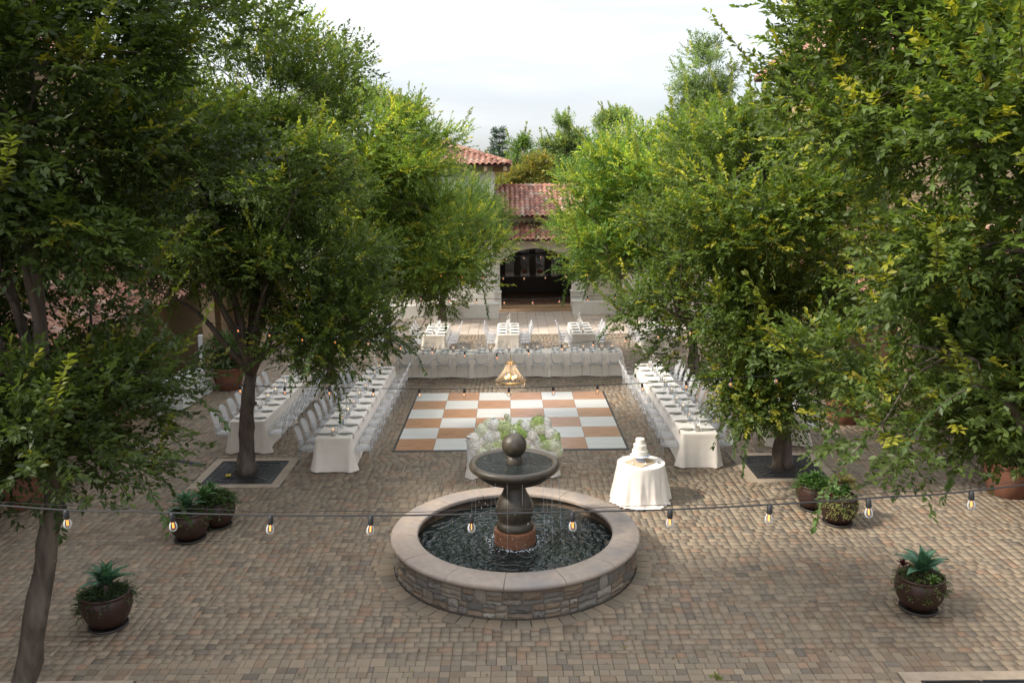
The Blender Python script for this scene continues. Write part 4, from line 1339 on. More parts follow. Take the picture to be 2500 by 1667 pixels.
def vase(x, y, label, grp):
    t = thing('bud_vase', label, 'vase', (x, y, Z), rnd.uniform(0, 6), grp)
    link('vase', vase_me, t); link('stem', stem_me, t); link('blossom', blos_me, t)

def row_y(cx, y0, nt, nm, sides, clothset, nc, full=True):
    """row of tables end to end along y; nm = short row name; sides = {sign: side name}"""
    L = 2.42
    for k in range(nt):
        pos = 'only' if nt == 1 else ('nearest' if k == 0 else ('farthest' if k == nt - 1 else 'middle'))
        table(cx, y0 + L * (k + .5), 0, clothset[k % 3], ('linen covered banquet table, %s in the %s' % (pos, nm)) if nt > 1 else 'linen covered banquet table, ' + nm, 'banquet tables')
        for q in range(3):
            j = k * 3 + q
            candle(cx + rnd.uniform(-.03, .03), y0 + L * k + .3 + q * .8 + (-.12 if q == 0 else 0), '%s pillar candle from the near end, %s' % (ORD[j], nm), 'pillar candles, ' + nm)
            if q < 2: vase(cx + rnd.uniform(-.08, .08), y0 + L * k + .75 + q * .8, '%s bud vase from the near end, %s' % (ORD[k * 2 + q], nm), 'bud vases, ' + nm)
    step = L * nt / nc
    for sg, sn in sides.items():
        for k in range(nc):
            y = y0 + step * (k + .5)
            who = '%s from near end, %s, %s' % (ORD[k], sn, nm)
            chair(cx + sg * (.38 + .20), y + rnd.uniform(-.03, .03), PI / 2 * sg, 'clear ghost chair, ' + who, 'ghost chairs, ' + nm)
            setting(cx + sg * .22, y, PI / 2 * sg, who, nm, full)

row_y(-3.92, 18.03, 3, 'left inner row', {1: 'dance floor side', -1: 'outer side'}, clothA, 11)
row_y(4.12, 18.08, 3, 'right inner row', {-1: 'dance floor side', 1: 'outer side'}, clothA, 11)
row_y(-6.22, 19.42, 2, 'left outer row', {1: 'plaza side', -1: 'wall side'}, clothB, 8)
row_y(6.55, 19.5, 2, 'right outer row', {-1: 'plaza side', 1: 'wall side'}, clothB, 8)
# head row behind the dance floor, along x
for k in range(3):
    table(-2.47 + 2.42 * k, 27.38, PI / 2, clothB[k], 'linen covered banquet table, %s in the row behind the dance floor' % ('left', 'middle', 'right')[k], 'banquet tables')
    for q in range(4):
        j = k * 4 + q
        x = -3.68 + 2.42 * k + .3 + q * .605
        candle(x + .28 * (q < 3), 27.4, '%s pillar candle from the left, row behind the dance floor' % ORD[j], 'pillar candles, head row')
        for sg, sn in ((-1, 'near side'), (1, 'far side')):
            who = '%s from left, %s, row behind dance floor' % (ORD[j], sn)
            chair(x, 27.38 + sg * .52, 0 if sg < 0 else PI, 'clear ghost chair, ' + who, 'ghost chairs, head row')
            setting(x, 27.38 + sg * .22, 0 if sg < 0 else PI, who, 'head row')
for nm, cx in (('far left cross table', -5.5), ('centre-left cross table', -2.78), ('centre cross table', -.11), ('centre-right cross table', 2.61), ('far right cross table', 5.3)):
    row_y(cx, 30.45, 1, nm, {1: 'right side', -1: 'left side'}, clothB, 4, False)

# ------------------------------------------------------------------ cake table and sweetheart table
def round_cloth(r, H, n=120, folds=15, seed=1, puddle=0.0, flare=.12):
    rr_ = random.Random(seed); ph = [rr_.uniform(0, 6.28) for _ in range(4)]
    vv = []; rows = [(0, 0), (.03, .003), (.1, .02), (.3, .25), (.55, .5), (.8, .8), (1.0, 1.0)]
    for t, q in rows:
        for k in range(n):
            a = 2 * PI * k / n
            w = math.sin(folds * a + ph[0] + .8 * math.sin(3 * a + ph[1])) * .6 + math.sin(2.1 * folds * a + ph[2]) * .25
            rad = r + (.006 if t > 0 else 0) + q * (flare + .052 * w + .03 * math.sin(2 * a + ph[3]))
            zz = H - t * (H - .012)
            vv.append((rad * math.cos(a), rad * math.sin(a), zz))
    if puddle:
        for e, (t, up) in enumerate(((1.12, .03), (1.2, .012))):
            for k in range(n):
                a = 2 * PI * k / n
                fr = max(0, -math.sin(a + .25)) ** .7
                w = math.sin(folds * a + ph[0]) * .5 + math.sin(3.3 * folds * a + ph[2]) * .5
                rad = r + flare + .02 + puddle * fr * (e + 1) * (.6 + .3 * w) + .03 * w
                vv.append((rad * math.cos(a), rad * math.sin(a), .012 + up * fr * (1 + w)))
    L = len(vv) // n
    ff = [(i * n + k, (i + 1) * n + k, (i + 1) * n + (k + 1) % n, i * n + (k + 1) % n) for i in range(L - 1) for k in range(n)]
    ff.append(tuple(range(n)))
    return MB().add(vv, ff)
ct = thing('cake_table', 'round cloth-draped cake table beside the fountain', 'table', (2.54, 16.22, 0))
o = round_cloth(.465, .765, seed=4, folds=11, puddle=.07, flare=.09).obj('tablecloth', m_linen2, ct); shade_angle(o, 60)
MB().lathe([(.001, .73), (.46, .73), (.46, .758), (.001, .758)], 32).obj('tabletop', m_wood, ct)
MB().tube([(0, 0, 0), (0, 0, .73)], .04, 8).obj('leg', m_steel, ct)
ms = MB().bbox((0, 0, .012), (.5, .42, .02), .006)
r2 = random.Random(5)
for k in range(60):
    s = r2.choice((0, 1)); q = r2.choice((-1, 1)); u = r2.uniform(-1, 1)
    p = (u * .25, q * .21) if s else (q * .25, u * .21)
    ms.ball((p[0], p[1], .014), .011, 5, 4)
tag(ms.obj('straw_mat', m_straw, None, loc=(2.54, 16.2, .766), rot=(0, 0, .75)), 'square woven straw mat under the cake stand', 'mat')
ck = thing('wedding_cake', 'three-tier cream iced cake on a pale blue stand', 'cake', (2.52, 16.24, .79)); ck.scale = (1.14, 1.14, 1.06)
MB().lathe([(.001, 0), (.09, 0), (.075, .012), (.025, .03), (.022, .06), (.06, .085), (.165, .095), (.172, .108), (.165, .115), (.001, .112)], 32).obj('cake_stand', m_blue, ck, True)
for r_, z0, z1 in ((.135, .113, .215), (.112, .215, .325), (.078, .325, .43)):
    pr = [(r_ * .98, z0)]
    m = 9
    for k in range(m): pr.append((r_ * (1 + .022 * math.sin(k * 2.4 + z0 * 30)), z0 + (z1 - z0) * (k + .5) / m))
    pr += [(r_ * .97, z1 - .003), (r_ * .88, z1 + .001), (.001, z1 + .002)]
    MB().lathe(pr, 40, wob=lambda a, z: 1 + .010 * math.sin(9 * a + z * 80) + .008 * math.sin(17 * a - z * 120)).obj('cake_tier', m_frost, ck, True)
for k in range(7):
    a = 2.0 + k * .7
    p = (2.54 + .37 * math.cos(a), 16.22 + .3 * math.sin(a) + .03, Z)
    tag(link('wine_glass', wine_me, None, p, None, (.6, .6, .4)), 'small clear glass on the cake table, %s counted clockwise round the cake' % ORD[k], 'glass', 'small glasses round the cake')
kn = thing('cake_knife', 'dark handled cake knife lying right of the cake', 'knife', (2.87, 16.14, .772), -.6)
MB().bbox((0, 0, .006), (.11, .02, .012), .003).obj('handle', m_cable, kn)
MB().box((-.13, 0, .004), (.16, .022, .003)).obj('blade', m_steel, kn)

st = thing('sweetheart_table', 'small linen table hidden behind the fountain bowl', 'table', (.0, 17.95, 0))
o = link('tablecloth', cloth_mesh(.75, 1.75, .765, 33, m_linen2, .05, .11, .015), st)
MB().bbox((0, 0, .735), (1.72, .72, .03), .006).obj('tabletop', m_wood, st)
pl = thing('white_plinth', 'slim white round plinth left of the hydrangea mound', 'plinth', (-.86, 17.62, 0))
MB().lathe([(.12, 0), (.12, .9), (.001, .9)], 28).obj('column', m_whitep, pl, True); shade_angle(pl.children[0], 40)
MB().lathe([(.121, .885), (.126, .89), (.126, .905), (.118, .907)], 28, cap=False).obj('rim', m_gold, pl, True)

# hydrangea heads: a ball of four-petalled florets
def hydrangea(seed):
    r = random.Random(seed); b = MB(); n = 150
    for k in range(n):
        zz = 1 - 2 * (k + .5) / n; a = k * 2.39996; s = math.sqrt(1 - zz * zz)
        d = Vector((s * math.cos(a), s * math.sin(a), zz * .8)).normalized()
        rad = 1.0 * r.uniform(.88, 1.08) * (1 + .08 * math.sin(3 * a))
        u = d.orthogonal().normalized(); w = d.cross(u); t0 = r.uniform(0, 3)
        c = d * rad * .93
        for q in range(4):
            t = t0 + q * PI / 2
            e1 = u * math.cos(t) + w * math.sin(t); e2 = u * math.cos(t + .7) + w * math.sin(t + .7); e3 = u * math.cos(t - .7) + w * math.sin(t - .7)
            b.add([c, c + e3 * .17 + d * .05, c + e1 * .27 + d * r.uniform(-.05, .12), c + e2 * .17 + d * .05], [(0, 1, 2, 3)])
    b.ball((0, 0, 0), .88, 12, 8, .8)
    return b.mesh('flower_head', m_petal)
hyd = [hydrangea(s) for s in range(4)]
GREENS = [(.50, .62, .22), (.42, .57, .18), (.62, .70, .38)]; WHITES = [(.88, .88, .83), (.88, .86, .80), (.82, .84, .66), (.88, .85, .78)]
def mound(cx, sgn, label, seed):
    r = random.Random(seed)
    t = thing('hydrangea_mound', label, 'flowers', (cx, 17.72, 0), 0, 'hydrangea mounds')
    ps = []; tries = 0
    while len(ps) < 34 and tries < 4000:
        tries += 1
        u = r.uniform(-1, 1); v = r.random()
        x = u * .40; top = 1.16 - .18 * u * u - (.10 if u * sgn > .5 else 0)
        z = .50 + v * (top - .50)
        y = -.14 + .30 * max(0, (z - .62)) + r.uniform(-.05, .05)
        if all((x - q[0]) ** 2 + (z - q[2]) ** 2 + (y - q[1]) ** 2 > .115 ** 2 for q in ps): ps.append((x, y, z))
    for i, p in enumerate(ps):
        s = r.uniform(.13, .17)
        o = link('flower_head', hyd[i % 4], t, p, (r.uniform(-.5, .5), r.uniform(-.5, .5), r.uniform(0, 6)), (s, s, s))
        c = r.choice(GREENS) if r.random() < .2 else r.choice(WHITES)
        o.color = (*c, 1)
    rs_ = np.random.default_rng(seed); n = 60
    P = np.array([ps[k % len(ps)] for k in range(n)]) + rs_.normal(0, .06, (n, 3)) + np.array([0, .04, 0])
    V, Lp, C = leaf_cloud(P, unit(rs_.normal(0, 1, (n, 3)) + np.array([0, .5, .2])), 2, .06, .09, .05, np.tile(np.array((.07, .13, .03)), (n, 1)), rs_)
    tag(link('leaves', np_mesh('leaves', V, Lp, 3, m_leaf, C), t), kind='stuff')
mound(-.42, -1, 'left mound of white and green hydrangeas behind the fountain ball', 3)
mound(.52, 1, 'right mound of white and green hydrangeas behind the fountain ball', 8)
sp_ = thing('flower_spray', 'small upright spray of pale blossom above the hydrangeas', 'flowers', (-.12, 17.85, .78))
for k, (x, z) in enumerate(((0, .50), (.05, .42), (-.05, .38), (.02, .3), (.3, .36), (.33, .28))):
    o = link('flower_head', hyd[k % 4], sp_, (x, 0, z), None, (.055, .055, .055)); o.color = (*(WHITES[2] if k < 4 else GREENS[2]), 1)
MB().tube([(0, 0, 0), (0, 0, .45)], .006, 5).tube([(.25, 0, 0), (.3, 0, .33)], .006, 5).obj('stem', m_rim, sp_)

# ------------------------------------------------------------------ pots and planters
agl_m = MB(); _v = []
for k in range(9):
    s = k / 8
    w = .078 * math.sin(PI * (.12 + .88 * s) ** .8) + .012 * (1 - s)
    if k == 8: w = .0015
    y = .46 * s; z = .10 * math.sin(s * PI * .75) - .05 * s * s
    _v += [(-w, y, z + .018), (0, y, z), (w, y, z + .018)]
agl_m.add(_v, [(k * 3 + j, k * 3 + j + 1, (k + 1) * 3 + j + 1, (k + 1) * 3 + j) for k in range(8) for j in range(2)])
agl_me = agl_m.mesh('agave_leaf', m_leaf_o, True)
def rosette(t, x, y, z, s, n, colr, r):
    for k in range(n):
        f = k / n
        el = .12 + 1.25 * f ** 1.3
        o = link('agave_leaf', agl_me, t, (x, y, z + .05 * f * s), (el + r.uniform(-.1, .1), 0, 2.4 * k + r.uniform(-.2, .2)), (s * (1 - .25 * f),) * 3)
        q = r.uniform(.75, 1.2); o.color = (colr[0] * q, colr[1] * q, colr[2] * q, 1)
def trailing(t, R, z, n, colr, rs_, drop=.25, side=None, lf=(.035, .022), up=.05):
    a = rs_.uniform(0, 2 * PI, n) if side is None else rs_.normal(side, .55, n)
    q = rs_.random(n) ** .5
    P = np.stack([R * q * np.cos(a), R * q * np.sin(a), z + up * (1 - q * q) + rs_.normal(0, .02, n)], 1)
    edge = q > .82
    P[edge, :2] *= 1.08; P[edge, 2] -= rs_.random(edge.sum()) * drop
    D_ = unit(np.stack([np.cos(a), np.sin(a), rs_.normal(.25, .4, n)], 1) + rs_.normal(0, .35, (n, 3)))
    C = np.array(colr) * rs_.uniform(.6, 1.4, (n, 1))
    V, Lp, C = leaf_cloud(P, D_, 7, .13, lf[0], lf[1], C, rs_, .3)
    tag(link('trailing_foliage', np_mesh('trailing_foliage', V, Lp, 3, m_leaf, C), t), kind='stuff')
pot_prof = [(.19, .03), (.235, .06), (.30, .16), (.345, .28), (.352, .38), (.335, .46), (.32, .49), (.335, .505), (.33, .52), (.30, .515), (.295, .47), (.0001, .455)]
pot_me = MB().lathe(pot_prof, 36).mesh('pot_bowl', m_pot, True)
sau_me = MB().lathe([(.24, 0), (.27, .012), (.275, .04), (.26, .042), (.25, .02), (.0001, .018)], 32).mesh('saucer', m_saucer, True)
soil_me = MB().lathe([(.298, .47), (.15, .485), (.0001, .49)], 20, cap=False).mesh('soil', m_soil)
def pot(x, y, label, s, plants, seed):
    t = thing('potted_succulent', label, 'potted plant', (x, y, 0), 0, 'brown succulent pots')
    t.scale = (s, s, s)
    r = random.Random(seed); rs_ = np.random.default_rng(seed)
    link('pot_bowl', pot_me, t, (0, 0, .012)); link('saucer', sau_me, t); link('soil', soil_me, t)
    plants(t, r, rs_)
AG = (.075, .16, .085)
def p_lf(t, r, rs_):
    rosette(t, .02, .02, .62, .92, 20, AG, r)
    b_ = MB().tube([(0, 0, .48), (.01, .01, .64)], .03, 7).obj('stem', m_bark, t)
    trailing(t, .31, .49, 260, (.065, .10, .035), rs_, .3, 3.4); trailing(t, .27, .48, 160, (.05, .075, .028), rs_, .06)
    trailing(t, .30, .50, 90, (.045, .07, .03), rs_, .1, .4)
def p_lm(t, r, rs_):
    rosette(t, -.02, -.02, .58, .85, 20, AG, r); rosette(t, .2, .2, .66, .7, 14, (.07, .15, .045), r)
    trailing(t, .29, .48, 240, (.08, .12, .035), rs_, .14); rosette(t, -.24, .0, .53, .35, 12, (.16, .10, .03), r)
def p_lm2(t, r, rs_):
    trailing(t, .31, .50, 360, (.06, .10, .03), rs_, .12, None, (.05, .028), .16)
    rosette(t, -.1, 0, .68, .65, 14, (.07, .15, .045), r)
def p_rm(t, r, rs_):
    for k in range(4): rosette(t, r.uniform(-.15, .2), r.uniform(-.12, .15), .52, .55, 12, (.08, .15, .04), r)
    trailing(t, .30, .48, 200, (.26, .27, .10), rs_, .26, -1.9); trailing(t, .29, .48, 160, (.08, .12, .03), rs_, .1)
    rosette(t, -.22, -.12, .52, .28, 12, (.12, .03, .03), r)
    trailing(t, .26, .66, 120, (.16, .14, .04), rs_, .0, .7, (.05, .02), .2)
def p_rm2(t, r, rs_):
    trailing(t, .30, .5, 300, (.06, .12, .025), rs_, .12, None, (.05, .03), .14); rosette(t, 0, 0, .58, .6, 16, (.07, .14, .03), r)
def p_rf(t, r, rs_):
    rosette(t, .03, .03, .56, .98, 17, (.065, .145, .085), r)
    trailing(t, .29, .49, 330, (.09, .11, .04), rs_, .2); rosette(t, -.26, .04, .66, .3, 14, (.06, .012, .015), r)
    rosette(t, .06, -.24, .53, .32, 16, (.10, .17, .04), r)
pot(-5.87, 11.45, 'brown pot with tall agave nearest the leaning left trunk', 1.0, p_lf, 1)
pot(-5.8, 14.5, 'brown pot with two agaves left of the fountain, front of a pair', 1.0, p_lm, 2)
pot(-5.5, 15.08, 'brown pot with bushy green plant, behind the left agave pot', .95, p_lm2, 3)
pot(5.98, 14.92, 'brown pot with pale variegated trailing plant, front of the right pair', 1.0, p_rm, 4)
pot(5.78, 15.62, 'brown pot with dark green bush, behind the right variegated pot', .95, p_rm2, 5)
pot(5.97, 11.7, 'brown pot with broad agave in the right foreground', 1.0, p_rf, 6)
big_prof = [(.33, 0), (.36, .03), (.44, .35), (.475, .62), (.50, .63), (.505, .70), (.47, .705), (.455, .66), (.0001, .63)]
big_me = MB().lathe(big_prof, 36).mesh('planter', m_terra, True)
def planter(x, y, label, seed, flower):
    t = thing('terracotta_planter', label, 'planter', (x, y, 0), 0, 'large terracotta planters')
    rs_ = np.random.default_rng(seed); shade_angle(link('planter', big_me, t), 40)
    n = 700
    u = unit(rs_.normal(0, 1, (n, 3))) * rs_.random((n, 1)) ** .4
    P = np.array([0, 0, 1.15]) + u * np.array([.6, .6, .6])
    C = (DARKG * .6 + MIDG * .5) * rs_.uniform(.7, 1.4, (n, 1))
    V, Lp, C = leaf_cloud(P, unit(u + rs_.normal(0, .4, (n, 3))), 8, .22, .075, .045, C, rs_)
    tag(link('shrub', np_mesh('shrub', V, Lp, 3, m_leaf, C), t), kind='stuff')
    for k in range(9):
        d = unit(rs_.normal(0, 1, 3) + np.array([0, -.8, .3])); p = np.array([0, 0, 1.15]) + d * .58
        o = link('blossom', hyd[k % 4], t, p, None, (.032,) * 3); o.color = (*flower, 1)
planter(-9.76, 16.2, 'large terracotta planter with pink flowers at the far left edge', 51, (.6, .03, .12))
planter(-8.75, 25.85, 'large terracotta planter with red flowers behind the left tables', 52, (.5, .02, .05))
planter(9.9, 16.3, 'large terracotta planter at the right edge under the hanging boughs', 53, (.5, .25, .5))
planter(8.6, 21.5, 'large terracotta planter behind the right-hand grate tree', 54, (.5, .2, .1))

# ------------------------------------------------------------------ string lights and chandelier
sock_me = MB().lathe([(.008, .0), (.012, -.006), (.017, -.012), (.018, -.05), (.0165, -.058), (.001, -.058)], 10).mesh('lamp_socket', m_cable, True)
glob_me = MB().lathe([(.012, -.055), (.016, -.064), (.0235, -.081), (.026, -.099), (.0215, -.116), (.011, -.125), (.001, -.128)], 12, cap=False).mesh('glass_globe', m_bulbglass, True)
fil_me = MB().tube([(-.004, 0, -.068), (-.0035, 0, -.104)], .0022, 5).tube([(.004, 0, -.068), (.0035, 0, -.104)], .0022, 5).mesh('filament', m_fil)
def strand(label, pts, bulbs, extra=None):
    """pts: cable through world points (smoothed); bulbs: positions along it as x values"""
    pts = [Vector(p) for p in pts]
    t = thing('string_light', label, 'string lights', pts[0], 0, 'string lights across the courtyard')
    xs = [p.x for p in pts]
    fine = []
    for i in range(len(pts) - 1):
        a = pts[max(i - 1, 0)]; b_ = pts[i]; c = pts[i + 1]; d = pts[min(i + 2, len(pts) - 1)]
        for k in range(8):
            q = k / 8
            fine.append(.5 * ((2 * b_) + (c - a) * q + (2 * a - 5 * b_ + 4 * c - d) * q * q + (3 * b_ - a - 3 * c + d) * q ** 3))
    fine.append(pts[-1])
    MB().tube([p - pts[0] for p in fine], .0055, 5).obj('cable', m_cable, t)
    if extra:
        MB().tube([p - pts[0] + Vector((0, .01, .022 + .006 * math.sin(i * .7))) for i, p in enumerate(fine)], .0022, 4).obj('support_wire', m_cable, t)
    for x in bulbs:
        for p, q in zip(fine[:-1], fine[1:]):
            if p.x <= x <= q.x:
                w = p.lerp(q, (x - p.x) / max(1e-6, q.x - p.x))
                s = link('lamp_socket', sock_me, t, w - pts[0], (rnd.uniform(-.12, .12), rnd.uniform(-.12, .12), rnd.uniform(0, 3)))
                link('glass_globe', glob_me, s); link('filament', fil_me, s)
                break
strand('nearest string of bulbs sagging across the front of the fountain',
       [(-6.6, 5.05, 4.7), (-3.185, 5.05, 4.343), (-2.351, 5.05, 4.293), (-1.563, 5.05, 4.26), (-.773, 5.05, 4.249), (-.007, 5.05, 4.256), (.988, 5.05, 4.269), (1.65, 5.05, 4.297), (2.311, 5.05, 4.335), (3.169, 5.05, 4.406), (6.6, 5.05, 4.85)],
       [-3.4, -2.782, -2.124, -1.51, -.886, -.262, .368, .978, 1.599, 2.21, 2.847, 3.46], True)
strand('second string of bulbs, crossing the front edge of the dance floor view',
       [(-7.6, 11.8, 3.8), (-5.311, 11.8, 3.578), (-3.874, 11.8, 3.473), (-2.603, 11.8, 3.424), (-1.446, 11.8, 3.393), (-.705, 11.8, 3.385), (.003, 11.8, 3.39), (.582, 11.8, 3.401), (1.22, 11.8, 3.418), (1.857, 11.8, 3.441), (2.956, 11.8, 3.489), (4.339, 11.8, 3.592), (7.6, 11.8, 3.9)],
       [-4.468, -3.84, -3.212, -2.584, -1.956, -1.31, -.67, -.041, .583, 1.212, 1.841, 2.465, 3.095, 3.73])
strand('string of bulbs that carries the chandelier, dipping at its middle',
       [(-6.5, 16.5, 3.7), (-5.177, 16.5, 3.493), (-4.028, 16.5, 3.318), (-2.791, 16.5, 3.231), (-2.193, 16.5, 3.135), (-1.538, 16.5, 3.047), (-.913, 16.5, 2.974), (-.287, 16.5, 2.927), (-.029, 16.5, 2.935), (.333, 16.5, 3.0), (.976, 16.5, 3.085), (1.618, 16.5, 3.16), (2.258, 16.5, 3.235), (3.616, 16.5, 3.399), (6.5, 16.5, 3.75)],
       [-5.34, -4.717, -4.089, -3.46, -2.815, -2.186, -1.557, -.92, -.291, .339, .984, 1.606, 2.244, 2.874, 3.5])
strand('string of bulbs seen against the porch step', [(-6, 19.5, 4.1), (-3.252, 19.5, 3.807), (-1.382, 19.5, 3.636), (-.134, 19.5, 3.585), (.514, 19.5, 3.578), (1.115, 19.5, 3.6), (2.373, 19.5, 3.672), (4.244, 19.5, 3.87), (6, 19.5, 4.1)],
       [-2.7, -2.06, -1.421, -.782, -.153, .505, 1.115, 1.755, 2.394, 3.0])
strand('string of bulbs crossing the lower half of the porch doors', [(-6, 25.6, 3.95), (-4.238, 25.6, 3.764), (-1.797, 25.6, 3.518), (-.168, 25.6, 3.44), (.433, 25.6, 3.433), (1.047, 25.6, 3.452), (2.494, 25.6, 3.523), (5.551, 25.6, 3.785)],
       [-2.7, -2.08, -1.453, -.827, -.213, .413, 1.039, 1.665, 2.3])
strand('string of bulbs crossing the upper half of the porch doors', [(-4.94, 30, 3.971), (-2.091, 30, 3.699), (-.089, 30, 3.607), (.499, 30, 3.644), (1.085, 30, 3.666), (1.672, 30, 3.717), (3.631, 30, 3.811), (6.484, 30, 4.067)],
       [-1.94, -1.336, -.734, -.133, .469, 1.07, 1.672, 2.274, 2.9])
strand('farthest string of bulbs, just above the arch', [(-5.736, 35, 4.244), (-2.423, 35, 3.962), (-.512, 35, 3.81), (.403, 35, 3.768), (.985, 35, 3.778), (1.568, 35, 3.822), (3.398, 35, 3.902), (7.549, 35, 4.19)],
       [-1.2, -.583, -.24, .359, .958, 1.557, 2.156])

cx_, cy_ = -.02, 16.5
chd = thing('chandelier', 'lit crystal bead chandelier hanging over the dance floor', 'chandelier', (cx_, cy_, 0))
MB().tube([(0, 0, 2.935), (.004, 0, 2.88), (-.003, 0, 2.80), (0, 0, 2.745)], .006, 5).ball((0, 0, 2.80), .016, 7, 5).obj('chain', m_gold, chd)
def ring_tube(r, z, th): return MB().tube([(r * math.cos(a), r * math.sin(a), z) for a in np.linspace(0, 2 * PI, 33)], th, 6, False)
ring_tube(.095, 2.735, .012).obj('crown_ring', m_gold, chd, True)
ring_tube(.30, 2.385, .012).obj('main_ring', m_gold, chd, True)
ring_tube(.27, 2.36, .008).obj('main_ring', m_gold, chd, True)
def beads(path, r):
    b = MB()
    for p in path:
        b.add([(p[0] + r, p[1], p[2]), (p[0], p[1] + r, p[2]), (p[0] - r, p[1], p[2]), (p[0], p[1] - r, p[2]), (p[0], p[1], p[2] + r * 1.2), (p[0], p[1], p[2] - r * 1.2)],
              [(0, 1, 4), (1, 2, 4), (2, 3, 4), (3, 0, 4), (1, 0, 5), (2, 1, 5), (3, 2, 5), (0, 3, 5)])
    return b
up_p = []
for k in range(20):
    s = k / 19
    up_p.append((.095 + .205 * (s ** 1.9), 0, 2.73 - .34 * s))
dn_p = []
for k in range(13):
    s = k / 12
    dn_p.append((.29 * math.cos(s * PI / 2 * .95) ** .9, 0, 2.37 - .24 * math.sin(s * PI / 2)))
st_u = beads(up_p, .0085).mesh('bead_strand', m_bead); st_d = beads(dn_p, .0085).mesh('bead_strand', m_bead)
for k in range(30):
    link('bead_strand', st_u, chd, None, (0, 0, 2 * PI * k / 30)); link('bead_strand', st_d, chd, None, (0, 0, 2 * PI * (k + .5) / 30))
MB().tube([(0, 0, 2.74), (0, 0, 2.42)], .008, 6).obj('stem', m_gold, chd)
MB().ball((0, 0, 2.10), .018, 8, 6).obj('finial', m_bead, chd)
for k in range(4):
    a = k * PI / 2 + .4
    MB().ball((.1 * math.cos(a), .1 * math.sin(a), 2.455), .024, 8, 6, 1.5).obj('lamp', m_bulbwarm, chd, True)
pl_d = bpy.data.lights.new('chandelier_light', 'POINT'); pl_d.energy = 5; pl_d.color = (1, .62, .3); pl_d.shadow_soft_size = .08
pl_o = bpy.data.objects.new('chandelier_light', pl_d); col.objects.link(pl_o); pl_o.parent = chd; pl_o.location = (0, 0, 2.46)

# ------------------------------------------------------------------ sound desk, people, small things
dj = thing('sound_desk', 'white sound desk between two column speakers at the left wall', 'desk', (-9.45, 24.1, 0))
MB().bbox((0, 0, .4), (.5, 1.7, .8), .02).obj('front_panel', m_whitep, dj)
MB().bbox((0, 0, .82), (.62, 1.8, .04), .01).obj('desk_top', m_whitep, dj)
mxr = thing('mixer', 'small white mixing console on the sound desk', 'mixer', (-9.45, 24.0, .84))
MB().bbox((0, 0, .04), (.4, .6, .08), .01).obj('case', m_whitep, mxr)
for k in range(6): MB().lathe([(.02, .08), (.018, .1), (.001, .1)], 8, (-.1 + .1 * (k % 3), -.15 + .3 * (k // 3), 0)).obj('dial', m_cable, mxr)
for (x, y, lb) in ((-9.85, 23.0, 'white column speaker at the near end of the sound desk'), (-9.3, 25.25, 'white column speaker at the far end of the sound desk')):
    t = thing('column_speaker', lb, 'speaker', (x, y, 0), 0, 'white column speakers')
    MB().bbox((0, 0, .3), (.34, .38, .6), .02).obj('base', m_whitep, t)
    MB().bbox((0, 0, 1.2), (.11, .12, 1.2), .01).obj('column', m_whitep, t)
    MB().box((.058, 0, 1.35), (.006, .08, .8)).obj('grille', m_notice, t)

